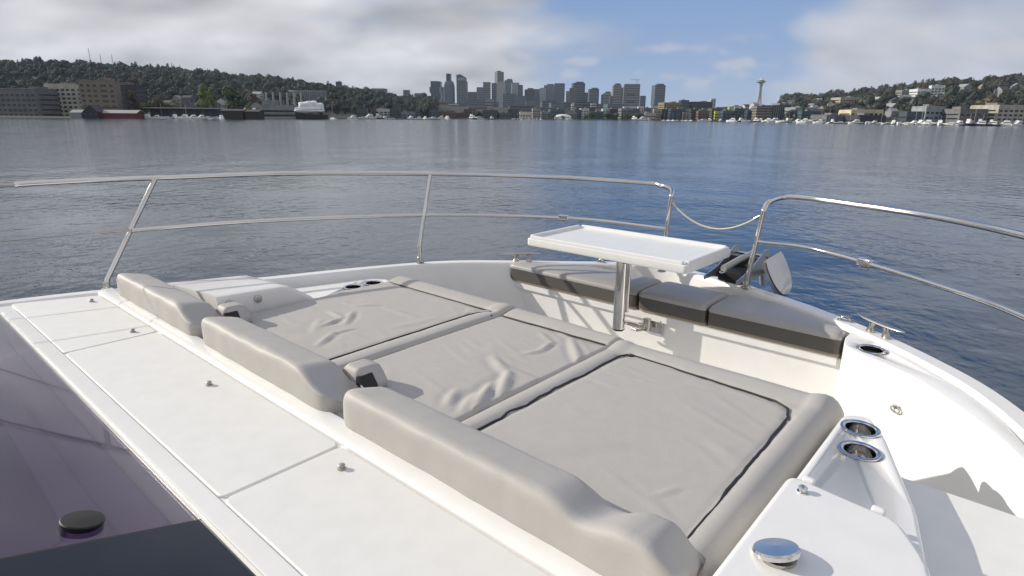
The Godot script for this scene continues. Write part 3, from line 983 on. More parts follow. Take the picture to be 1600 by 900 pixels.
# a profile of [b, h] points carried along s
func sweep_s(profile: Array, s0: float, s1: float, n := 2) -> Mesh:
	var rings := []
	for k in n:
		var s := lerpf(s0, s1, float(k) / (n - 1))
		var ring := []
		for q in profile:
			ring.append(P(s, q[1], q[0]))
		rings.append(ring)
	return loft(rings).mesh(40)

func cup_holder(y: Node3D, at: Vector3) -> void:
	# flange ring and a steel cup let into a real hole
	var c := part("cup_holder", lathe([[0.0455, -0.001], [0.058, 0.0002], [0.061, 0.0015], [0.0605, 0.0045], [0.056, 0.006], [0.05, 0.005], [0.0455, 0.0015]], 36, false).mesh(60), M.chrome, y, Transform3D(Basis(), at - P(0, -2.6, 0)))
	part("cup", lathe([[0.0452, 0.0015], [0.0448, -0.004], [0.044, -0.066], [0.04, -0.073], [0.0, -0.074]], 36, false).mesh(60), M.chrome, c)

# a closed part with round holes of radius 0.0462 cut from its top
func drilled(called: String, m: MB, holes: Array, material: Material, parent: Node3D) -> void:
	var root := CSGCombiner3D.new()
	root.name = called
	var body := CSGMesh3D.new()
	body.name = "body"
	body.mesh = m.mesh(35)
	body.material = material
	root.add_child(body)
	for h in holes:
		var c := CSGCylinder3D.new()
		c.name = "hole"
		c.operation = CSGShape3D.OPERATION_SUBTRACTION
		c.radius = 0.0462
		c.height = 0.2
		c.sides = 36
		c.material = material
		c.position = h + Vector3(0, 0.02, 0)
		root.add_child(c)
	root.position = -P(0, -2.6, 0)
	parent.add_child(root, true)

func stud(parent: Node3D, at: Vector3, chrome: bool) -> void:
	var m := MB.new()
	m.add(lathe([[0.0, 0.0], [0.013, 0.0], [0.013, 0.003], [0.008, 0.004], [0.007, 0.008], [0.0105, 0.01], [0.011, 0.013], [0.008, 0.016], [0.0, 0.017]], 14).closed())
	var off := P(0, -2.6, 0) if parent.has_meta("base") else Vector3.ZERO
	part("snap_stud", m.mesh(50), M.chrome if chrome else M.galv, parent, Transform3D(Basis(), at - off))

func windscreen(y: Node3D) -> void:
	# raked panes rise aft from the edge of the coach roof; a dashboard lies under the port pane
	var k := tan(deg_to_rad(17))
	var h0 := -0.012
	var at_b := func(s: float, b: float) -> Vector3: return P(s, h0 + (0.48 - b) * k, b)
	var sheet := func(a: Array, thick: float) -> MB:
		var rings := []
		for o in [0.0, -thick]:
			var ring := []
			for q in a:
				ring.append(at_b.call(q[0], q[1]) + Vector3(0, o, 0))
			rings.append(ring)
		return loft(rings)
	deck_part("glass_pane", sheet.call([[-2.28, 0.48], [0.19, 0.48], [0.165, -1.6], [-2.2, -1.6]], 0.006).mesh(20), M.glass_tint, y)
	deck_part("glass_pane", sheet.call([[0.196, 0.48], [1.7, 0.48], [1.62, -1.6], [0.171, -1.6]], 0.006).mesh(20), M.glass_dark, y)
	deck_part("mullion", sheet.call([[0.19, 0.48], [0.196, 0.48], [0.171, -1.6], [0.165, -1.6]], 0.012).mesh(20), M.black, y)
	# side windows below the raked panes, and the cabin floor behind the dashboard
	for q in [[-2.28, M.glass_tint], [1.69, M.gel]]:
		var rings := []
		for e in [0.0, 0.012]:
			rings.append([P(q[0] + e, -0.42, 0.47), P(q[0] + e, -0.03, 0.47), P(q[0] + e + 0.04, 0.58, -1.58), P(q[0] + e + 0.04, -0.42, -1.58)])
		deck_part("cabin_side", loft(rings).mesh(20), q[1], y)
	deck_part("cabin_floor", pillow(V2([[-2.25, -2.6], [1.66, -2.6], [1.66, -0.32], [-2.25, -0.32]]), -0.42, -0.3, 0.01, 1).mesh(35), M.dash_dark, y)
	# dashboard
	var dash := deck_part("dashboard", pillow(V2([[-2.25, -0.3], [0.19, -0.3], [0.19, 0.47], [-2.25, 0.47]]), -0.3, -0.13, 0.02, 3).mesh(35), M.dash, y)
	part("dash_panel", pillow(soft(V2([[-1.5, -0.2], [0.02, -0.2], [0.02, 0.34], [-1.5, 0.36]]), 0.1, 6), -0.14, -0.105, 0.02, 3).mesh(35), M.dash, dash)
	part("dash_inset", pillow(soft(V2([[-1.4, -0.15], [-0.1, -0.15], [-0.1, 0.25], [-1.4, 0.27]]), 0.08, 6), -0.12, -0.098, 0.01, 3).mesh(35), M.dash_dark, dash)
	# wiper pivot cap standing on the glass
	var wp: Vector3 = at_b.call(0.105, 0.245)
	part("wiper_cap", lathe([[0.0, -0.004], [0.038, -0.004], [0.044, 0.004], [0.046, 0.011], [0.044, 0.014], [0.024, 0.016], [0.0, 0.017]], 24).closed().mesh(40), M.black, y, Transform3D(Basis(Vector3.RIGHT, deg_to_rad(-17)), wp - P(0, -2.6, 0)))

# ------------------------------------------------------------------ cushions
func steps(a: float, b: float, d: float, ra: float, rb: float) -> Array:
	var out := []
	for q in [0.0, 0.06, 0.16, 0.3, 0.48, 0.7]:
		if ra > 0.0:
			out.append(a + q * ra)
	var s := a + ra
	var n := int(ceil((b - rb - s) / d))
	for k in n + 1:
		out.append(s + (b - rb - s) * k / n)
	for q in [0.7, 0.48, 0.3, 0.16, 0.06, 0.0]:
		if rb > 0.0:
			out.append(b - q * rb)
	return out

func edge_drop(d: float, r: float, depth: float) -> float:
	if d >= r or r <= 0.0:
		return 0.0
	var q := clampf(1.0 - d / r, 0.0, 1.0)
	return depth * (1.0 - sqrt(maxf(0.0, 1.0 - q * q)))

func seg_dist(p: Vector2, a: Vector2, b: Vector2) -> float:
	return p.distance_to(Geometry2D.get_closest_point_to_segment(p, a, b))

# top of a pad: edges [port, starboard, bow] = [radius, depth]; seams are outlines pressed into it; folds are soft ridges
func pad(s0: float, s1: float, b0: float, b1: float, edges: Array, seam: Array, folds: Array, puff: Callable, sd: int) -> MB:
	var nz := noise(sd, 3.0, 3)
	var rng := RandomNumberGenerator.new()
	rng.seed = sd * 31
	folds = folds.duplicate()
	for k in 16:
		# fine tension creases that run in from the edges
		var from_port := rng.randf() < 0.5
		var a := Vector2(s0 + 0.13 if from_port else s1 - 0.14, rng.randf_range(b0 + 0.2, b1 - 0.25))
		var ang := rng.randf_range(-0.7, 0.7) + (0.0 if from_port else PI)
		var e := a + Vector2(cos(ang), sin(ang)) * rng.randf_range(0.12, 0.34)
		folds.append([a.x, a.y, e.x, e.y, rng.randf_range(0.009, 0.016), rng.randf_range(0.0008, 0.0022)])
	var ss := steps(s0, s1, 0.0125, edges[0][0], edges[1][0])
	var bs := steps(b0, b1, 0.0125, 0.0, edges[2][0])
	var m := MB.new()
	var ns := ss.size()
	var nb := bs.size()
	for b in bs:
		for s in ss:
			var p := Vector2(s, b)
			var y := 0.0018 * nz.get_noise_2d(s, b)
			y += puff.call(s, b)
			for k in seam.size() - 1:
				var d := seg_dist(p, seam[k], seam[k + 1])
				if d < 0.05:
					y -= 0.006 * exp(-d * d / (0.011 * 0.011))
					var along: float = (p - seam[k]).dot((seam[k + 1] - seam[k]).normalized())
					y += 0.0011 * sin(along * 70.0 + 5.0 * nz.get_noise_2d(s * 3.0, b * 3.0)) * exp(-d / 0.02) * (0.5 + nz.get_noise_2d(b * 1.7, s * 1.7))
			for f in folds:
				var a := Vector2(f[0], f[1])
				var e := Vector2(f[2], f[3])
				var d := seg_dist(p, a, e)
				if d < f[4] * 3.0:
					# a fold: steep on one side, a shallow trough on the other
					var side := (e - a).cross(p - a) / maxf(0.001, a.distance_to(e))
					var t := clampf((p - a).dot(e - a) / (e - a).length_squared(), 0.0, 1.0)
					var w: float = f[4] * (0.75 + 0.25 * sin(PI * t))
					y += f[5] * (0.55 + 0.45 * sin(PI * t)) * (exp(-d * d / (w * w)) - 0.5 * exp(-pow((side + 1.3 * w) / w, 2.0)) * exp(-pow(maxf(0.0, d - absf(side)) / w, 2.0)))
			y -= maxf(edge_drop(s - s0, edges[0][0], edges[0][1]), maxf(edge_drop(s1 - s, edges[1][0], edges[1][1]), edge_drop(b1 - b, edges[2][0], edges[2][1])))
			m.v.append(P(s, y, b))
	for j in nb - 1:
		for i in ns - 1:
			m.quad(j * ns + i, (j + 1) * ns + i, (j + 1) * ns + i + 1, j * ns + i + 1)
	# skirt and underside
	var rim := []
	for i in ns: rim.append(i)
	for j in range(1, nb): rim.append(j * ns + ns - 1)
	for i in range(ns - 2, -1, -1): rim.append((nb - 1) * ns + i)
	for j in range(nb - 2, 0, -1): rim.append(j * ns)
	var at := m.v.size()
	var n := rim.size()
	for i in rim:
		var q := m.v[i]
		m.v.append(Vector3(q.x, -0.122, q.z))
	for k in n:
		var l := (k + 1) % n
		m.quad(rim[k], rim[l], at + l, at + k)
	m.v.append(P((s0 + s1) / 2, -0.122, (b0 + b1) / 2))
	for k in n:
		m.tri(at + k, at + (k + 1) % n, m.v.size() - 1)
	return m.closed()

func piping(pts: Array, wave: float, sd: int, y := -0.001) -> Mesh:
	var nz := noise(sd, 7.0, 2)
	var out := []
	for k in pts.size() - 1:
		var a: Vector2 = pts[k]
		var b: Vector2 = pts[k + 1]
		var n := int(a.distance_to(b) / 0.02) + 1
		var side := (b - a).orthogonal().normalized()
		for j in n:
			var p := a.lerp(b, float(j) / n)
			var edge := sin(PI * float(j) / n)
			p += side * wave * edge * nz.get_noise_2d(p.x, p.y)
			out.append(P(p.x, y, p.y))
	var e: Vector2 = pts[pts.size() - 1]
	out.append(P(e.x, y, e.y))
	return tube(out, 0.0052, 7, true, 0.7).mesh(80)

func build_cushions() -> void:
	var bump := func(t: float) -> float: return sin(PI * clampf(t, 0.0, 1.0))
	# port pad
	var o := deck_thing("sun_pad", "grey vinyl sun pad beside the port console, with wrinkles and dark piping", "sun pad", P(-0.85, -0.125, 1.7), "sun pads in the foredeck well")
	var seam := V2([[-0.478, 1.1], [-0.478, 2.12], [-0.455, 2.19], [-0.42, 2.225], [-0.5, 2.228], [-1.24, 2.215]])
	var folds := [[-0.87, 1.489, -0.902, 1.62, 0.016, 0.011], [-1.041, 1.633, -0.902, 1.62, 0.015, 0.009], [-0.811, 1.582, -0.941, 1.712, 0.016, 0.011], [-0.656, 1.334, -0.736, 1.464, 0.016, 0.010],
		[-0.736, 1.464, -0.727, 1.558, 0.014, 0.007], [-0.885, 1.869, -0.634, 1.881, 0.02, 0.004], [-1.035, 1.792, -0.948, 1.873, 0.018, 0.006], [-0.561, 2.202, -0.5, 2.115, 0.011, 0.006],
		[-0.53, 2.2, -0.49, 2.15, 0.01, 0.006], [-0.967, 1.531, -0.822, 1.408, 0.022, 0.005], [-1.1, 1.25, -0.9, 1.35, 0.03, 0.005], [-0.6, 1.7, -0.55, 1.95, 0.03, 0.003]]
	var puff_p := func(s: float, b: float) -> float: return 0.016 * bump.call((b - 2.22) / 0.2) + 0.008 * bump.call((s + 0.478) / 0.115) + 0.004 * bump.call((s + 1.25) / 0.78) * bump.call((b - 1.0) / 1.2)
	deck_part("cover", pad(-1.345, -0.365, 1.012, 2.41, [[0.03, 0.03], [0.024, 0.03], [0.085, 0.1]], seam, folds, puff_p, 11).mesh(180), M.vinyl, o)
	deck_part("piping", piping(V2([[-0.478, 1.15], [-0.478, 2.1], [-0.462, 2.17], [-0.43, 2.222]]), 0.004, 1), M.piping, o)
	deck_part("piping", piping(V2([[-1.3, 2.222], [-0.9, 2.224], [-0.45, 2.228], [-0.395, 2.215], [-0.378, 2.17]]), 0.003, 2), M.piping, o)
	deck_part("piping", piping(V2([[-1.332, 1.2], [-1.328, 2.2], [-1.3, 2.222]]), 0.003, 3, -0.008), M.piping, o)  # added black tube, standing in for the dark gap along the console
	# centre pad
	o = deck_thing("sun_pad", "grey vinyl sun pad between two others, with deep folds and a cross seam", "sun pad", P(-0.02, -0.125, 1.7), "sun pads in the foredeck well")
	seam = V2([[-0.36, 2.215], [0.3, 2.222]])
	folds = [[0.094, 1.889, 0.122, 1.966, 0.016, 0.006], [0.122, 1.966, 0.096, 2.083, 0.015, 0.01], [0.096, 2.083, -0.024, 2.147, 0.014, 0.007], [0.001, 2.231, 0.137, 2.177, 0.016, 0.006],
		[0.137, 2.177, 0.32, 1.98, 0.022, 0.013], [0.025, 1.757, 0.184, 1.675, 0.024, 0.009], [0.184, 1.675, 0.28, 1.527, 0.024, 0.018], [0.198, 1.565, 0.29, 1.38, 0.022, 0.018],
		[0.21, 1.461, 0.27, 1.342, 0.02, 0.015], [0.14, 1.426, 0.2, 1.33, 0.02, 0.01], [0.164, 2.201, 0.288, 2.099, 0.014, 0.005], [-0.15, 1.2, 0.0, 1.3, 0.03, 0.005]]
	var puff_c := func(s: float, b: float) -> float:
		var step_ := 0.005 * smoothstep(1.745, 1.755, b + 0.02 * sin(s * 4.0)) * smoothstep(-0.1, 0.25, s)
		return 0.016 * bump.call((b - 2.22) / 0.19) - step_ + 0.004 * bump.call((s + 0.36) / 0.67) * bump.call((b - 1.0) / 1.2)
	deck_part("cover", pad(-0.355, 0.31, 1.012, 2.4, [[0.028, 0.03], [0.02, 0.022], [0.085, 0.1]], seam, folds, puff_c, 12).mesh(180), M.vinyl, o)
	deck_part("piping", piping(V2([[-0.33, 2.212], [-0.05, 2.22], [0.29, 2.225]]), 0.004, 4), M.piping, o)
	# starboard pad
	o = deck_thing("sun_pad", "smooth grey vinyl sun pad beside the starboard console, outlined in black piping", "sun pad", P(0.8, -0.125, 1.7), "sun pads in the foredeck well")
	seam = V2([[0.405, 1.1], [0.415, 2.15], [0.45, 2.196], [1.06, 2.17], [1.13, 2.13], [1.152, 2.05], [1.175, 1.1]])
	folds = [[1.03, 1.714, 1.12, 1.673, 0.03, 0.003], [0.82, 1.844, 1.019, 1.929, 0.04, 0.002], [0.767, 2.1, 0.868, 2.12, 0.02, 0.003], [1.03, 1.35, 1.06, 1.42, 0.012, 0.004], [0.6, 1.3, 0.8, 1.5, 0.05, 0.003]]
	var puff_s := func(s: float, b: float) -> float: return 0.016 * bump.call((b - 2.18) / 0.2) + 0.014 * bump.call((s - 1.155) / 0.125) + 0.007 * bump.call((s - 0.32) / 0.09) + 0.004 * bump.call((s - 0.4) / 0.76) * bump.call((b - 1.0) / 1.2)
	deck_part("cover", pad(0.318, 1.27, 1.012, 2.37, [[0.02, 0.022], [0.09, 0.1], [0.1, 0.11]], seam, folds, puff_s, 13).mesh(180), M.vinyl, o)
	deck_part("piping", piping(V2([[0.405, 1.15], [0.412, 2.14], [0.43, 2.19], [0.46, 2.2]]), 0.016, 5), M.piping, o)
	deck_part("piping", piping(V2([[0.33, 2.205], [0.46, 2.2], [1.07, 2.168], [1.125, 2.135], [1.148, 2.07], [1.175, 1.15]]), 0.006, 6), M.piping, o)
	# bolsters along the aft edge
	bolster(-2.15, -1.13, "pale grey bolster overhanging the port edge of the coach roof", 21, false)
	bolster(-1.02, -0.03, "pale grey bolster lying between two other bolsters", 22, false)
	bolster(0.075, 1.262, "long pale grey bolster with a sagging dent near its starboard end", 23, true)
	for q in [[-1.185, "small grey wedge cushion with black side, in the gap beside the port bolster"], [-0.09, "small grey wedge cushion with black side, in the gap beside the dented bolster"]]:
		wedge(q[0], q[1])
	# bench cushions
	var back := gun_inset(0.135)
	var rear := func(s: float) -> float:
		for k in back.size() - 1:
			var a: Vector2 = back[k]
			var b: Vector2 = back[k + 1]
			if a.y > 2.9 and (a.x - s) * (b.x - s) <= 0.0 and absf(b.x - a.x) > 1e-5:
				return minf(3.44, lerpf(a.y, b.y, (s - a.x) / (b.x - a.x)))
		return 3.4
	bench_pad(-1.075, -0.055, rear, "grey bench cushion with dark side at the port end of the bow bench")
	bench_pad(-0.04, 0.384, rear, "short grey bench cushion in the middle of the bow bench, shaded by the table")
	bench_pad(0.398, 1.07, rear, "grey bench cushion with dark side at the starboard end of the bow bench")

func bolster(s0: float, s1: float, label: String, sd: int, dent: bool) -> void:
	var o := deck_thing("bolster", label, "bolster", P((s0 + s1) / 2, 0.0, 1.08), "bolsters along the coach roof")
	var nz := noise(sd, 2.2, 3)
	var rings := []
	var xs := [0.0, 0.003, 0.01, 0.022, 0.04, 0.065]
	var L := s1 - s0
	var n := 64
	for k in range(1, n):
		xs.append(0.065 + (L - 0.2) * k / n)
	for q in [0.13, 0.12, 0.11, 0.1, 0.085, 0.07, 0.055, 0.042, 0.03, 0.02, 0.011, 0.004, 0.0]:
		xs.append(L - q)
	for x in xs:
		var ring := []
		# ends: tight at port, a long soft shoulder at starboard
		var e0 := sqrt(maxf(0.0, 1.0 - pow(clampf(1.0 - x / 0.05, 0.0, 1.0), 2.0)))
		var e1 := sqrt(maxf(0.0, 1.0 - pow(clampf(1.0 - (L - x) / 0.06, 0.0, 1.0), 2.2)))
		var shoulder := smoothstep(0.2, 0.0, L - x)
		var sx := 0.78 + 0.22 * minf(e0, e1)
		if x <= 0.0 or x >= L:
			sx = 0.7
		var drop := 0.085 * shoulder
		if dent:
			var c := L - 0.235
			drop = 0.05 * smoothstep(0.09, 0.0, L - x)
			drop += 0.03 * smoothstep(c - 0.13, c, x) * (1.0 - smoothstep(c, c + 0.11, x))
		for j in 28:
			var a := TAU * j / 28
			var ca := cos(a)
			var sa := sin(a)
			var pw := 0.42
			var bx := signf(ca) * pow(absf(ca), pw)
			var hy := signf(sa) * pow(absf(sa), pw)
			var b := 1.062 + bx * 0.09 * sx
			var h := 0.055 + hy * (0.075 if hy > 0.0 else 0.065) * sx
			if hy > 0.0:
				h -= drop * hy * (1.0 + 0.35 * bx)
				h -= 0.02 * bx * hy  # the top slopes a little forward
				if dent:
					h -= 0.006 * hy * exp(-pow((x - (L - 0.225 + bx * 0.04)) / 0.03, 2.0))
			b += 0.004 * nz.get_noise_2d(x * 1.5, j * 0.06)
			h += 0.004 * nz.get_noise_2d(x * 1.5, 9.0 + j * 0.06)
			ring.append(P(s0 + x, maxf(h, -0.008), b))
		rings.append(ring)
	deck_part("cover", loft(rings).mesh(70), M.vinyl, o)
	# welt along the rear lower edge
	deck_part("welt", tube([P(s0 + 0.04, 0.016, 0.981), P((s0 + s1) / 2, 0.017, 0.98), P(s1 - 0.05, 0.016, 0.981)], 0.004, 6).mesh(70), M.vinyl, o)

func wedge(s: float, label: String) -> void:
	var o := deck_thing("wedge_cushion", label, "wedge cushion", P(s, 0.0, 1.16), "small wedge cushions between the bolsters")
	var outline := [Vector2(-0.085, 0.0), Vector2(-0.1, 0.045), Vector2(-0.045, 0.098), Vector2(0.025, 0.094), Vector2(0.075, 0.032), Vector2(0.065, 0.0)]
	var rings := []
	for q in [[1.155, 0.75], [1.165, 0.95], [1.18, 1.0], [1.24, 0.98], [1.27, 0.85], [1.285, 0.6]]:
		var ring := []
		for p in soft(outline, 0.012, 3):
			ring.append(P(s + p.x * q[1] - 0.04, 0.006 + p.y * q[1], q[0]))
		rings.append(ring)
	deck_part("cover", loft(rings).mesh(50), M.vinyl, o)
	# black panel on the starboard slope
	rings = []
	for b in [1.152, 1.215]:
		var ring := []
		for p in [[0.03, 0.012], [0.034, 0.072], [0.048, 0.072], [0.079, 0.033], [0.069, 0.004]]:
			ring.append(P(s + p[0] - 0.04, 0.006 + p[1], b))
		rings.append(ring)
	deck_part("dark_side", loft(rings).mesh(30), M.black, o)

func bench_pad(s0: float, s1: float, rear: Callable, label: String) -> void:
	var o := deck_thing("bench_cushion", label, "bench cushion", P((s0 + s1) / 2, -0.1, 3.25), "cushions of the bow bench")
	var xs := [0.0, 0.004, 0.012, 0.024, 0.04]
	var L := s1 - s0
	for k in range(1, 20):
		xs.append(0.04 + (L - 0.08) * k / 20.0)
	for q in [0.04, 0.024, 0.012, 0.004, 0.0]:
		xs.append(L - q)
	var skirt := []
	var cover := []
	var boardr := []
	for x in xs:
		var s: float = s0 + x
		var e := minf(x, L - x)
		var f := sqrt(maxf(0.0, 1.0 - pow(clampf(1.0 - e / 0.04, 0.0, 1.0), 2.0)))
		var pull := 0.016 * (1.0 - f)
		var b0 := 3.095 + pull
		var b1: float = maxf(rear.call(s), 3.16) - pull
		var top := 0.012 - 0.026 * (1.0 - f)
		var w := minf(0.045, (b1 - b0) * 0.45)
		skirt.append([P(s, -0.1, b0 + 0.004), P(s, -0.02, b0 + 0.002), P(s, -0.02, b1 - 0.002), P(s, -0.1, b1 - 0.004)])
		cover.append([P(s, -0.028, b0 + 0.002), P(s, -0.024, b0 - 0.003), P(s, minf(-0.008, top - 0.006), b0 - 0.002), P(s, top - 0.007, b0 + w * 0.2), P(s, top, b0 + w), P(s, top + 0.004 * f, (b0 + b1) / 2), P(s, top, b1 - w), P(s, top - 0.007, b1 - w * 0.2), P(s, minf(-0.01, top - 0.006), b1 + 0.002), P(s, -0.028, b1 - 0.002)])
		boardr.append([P(s, -0.117, b0 + 0.014), P(s, -0.1015, b0 + 0.014), P(s, -0.1015, b1 - 0.014), P(s, -0.117, b1 - 0.014)])
	deck_part("dark_side", loft(skirt).mesh(30), M.vinyl_dark, o)
	deck_part("cover", loft(cover).mesh(60), M.vinyl_bench, o)
	deck_part("seat_board", loft(boardr).mesh(30), M.board, o)

# ------------------------------------------------------------------ fittings
func build_table() -> void:
	var o := deck_thing("deck_table", "white tray table with raised rim on a polished steel post", "table", P(-0.085, -0.22, 2.97))
	var top := deck_part("table_top", pillow(soft(V2([[-0.645, 2.77], [0.405, 2.77], [0.405, 3.33], [-0.645, 3.33]]), 0.025), 0.245, 0.292, 0.006, 2, 0.012).mesh(35), M.table, o)
	# four rim rails with notched corners
	for q in [[-0.632, 2.773, 0.392, 2.773, 0], [-0.632, 3.327, 0.392, 3.327, 0], [-0.642, 2.81, -0.642, 3.29, 1], [0.402, 2.81, 0.402, 3.29, 1]]:
		var c := P((q[0] + q[2]) / 2, 0.292, (q[1] + q[3]) / 2)
		var size := Vector3(q[2] - q[0] - 0.03, 0.036, 0.026) if q[4] == 0 else Vector3(0.026, 0.036, q[3] - q[1] + 0.02)
		c += P(0, 0, 0.013 if q[1] < 3.0 else -0.013) if q[4] == 0 else P(0.013 if q[0] < 0 else -0.013, 0, 0)
		part("rim", bevel_box(c, size, 0.007).mesh(35), M.table, top)
	deck_part("post", tube([P(-0.085, -0.21, 2.97), P(-0.085, -0.205, 2.97), P(-0.085, 0.246, 2.97)], 0.036, 28).mesh(40), M.chrome, o)
	deck_part("post_cap", lathe_at([[0.0, -0.006], [0.03, -0.006], [0.0365, 0.0], [0.0365, 0.006], [0.0, 0.006]], P(-0.085, -0.212, 2.97), 24), M.black, o)
	deck_part("post_socket", tube([P(-0.045, -0.1, 2.985), P(-0.045, 0.2, 2.985)], 0.012, 12).mesh(40), M.chrome, o)
	deck_part("clamp_knob", lathe_at([[0.0, 0.0], [0.022, 0.0], [0.026, 0.008], [0.024, 0.022], [0.0, 0.026]], P(-0.02, 0.215, 2.9), 10), M.black, o)
	deck_part("post_plate", pillow(soft(V2([[-0.2, 2.87], [0.03, 2.87], [0.03, 3.07], [-0.2, 3.07]]), 0.03), 0.238, 0.246, 0.002, 1).mesh(35), M.steel, o)
	# hinged bracket to the bench face
	var br := MB.new()
	br.add(bevel_box(P(-0.02, -0.178, 3.02), Vector3(0.12, 0.018, 0.05), 0.004))
	br.add(bevel_box(P(0.03, -0.182, 3.065), Vector3(0.05, 0.03, 0.07), 0.006))
	deck_part("bracket_arm", br.mesh(30), M.chrome, o)
	var hub := tube([P(0.045, -0.215, 3.075), P(0.045, -0.145, 3.075)], 0.024, 16)
	deck_part("hinge_hub", hub.mesh(40), M.steel, o)
	deck_part("bracket_plate", bevel_box(P(0.06, -0.195, 3.128), Vector3(0.13, 0.1, 0.014), 0.005).mesh(30), M.chrome, o)
	deck_part("lever", tube([P(0.04, -0.205, 3.05), P(0.0, -0.222, 3.05), P(-0.05, -0.228, 3.07)], 0.009, 8).mesh(60), M.steel, o)
	for q in [[0.01, -0.16], [0.11, -0.16], [0.01, -0.23], [0.11, -0.23]]:
		part("bolt", lathe_at([[0.0, 0.0], [0.006, 0.0], [0.005, 0.003], [0.0, 0.004]], Vector3.ZERO, 8), M.steel, o, Transform3D(Basis(Vector3.RIGHT, PI / 2), P(q[0], q[1], 3.1205) - P(-0.085, -0.22, 2.97)))

func lathe_at(profile: Array, at: Vector3, n: int) -> Mesh:
	var m := MB.new()
	m.add(lathe(profile, n).closed(), Transform3D(Basis(), at))
	return m.mesh(40)

func foot(o: Node3D, at: Vector3) -> void:
	deck_part("stanchion_foot", lathe_at([[0.0, 0.0], [0.03, 0.0], [0.031, 0.004], [0.02, 0.01], [0.0185, 0.04], [0.015, 0.045], [0.0, 0.045]], at, 16), M.steel, o)

func rail_clamp(o: Node3D, at: Vector3, dir: Vector3) -> void:
	var d := dir.normalized()
	var x := Transform3D(Basis.looking_at(d, Vector3.UP), at)
	var m := MB.new()
	m.add(bevel_box(Vector3.ZERO, Vector3(0.036, 0.042, 0.075), 0.006), x)
	m.add(bevel_box(Vector3(0.0, -0.024, 0.022), Vector3(0.012, 0.014, 0.012), 0.002), x)
	m.add(bevel_box(Vector3(0.0, -0.024, -0.022), Vector3(0.012, 0.014, 0.012), 0.002), x)
	deck_part("rail_clamp", m.mesh(30), M.chrome, o)

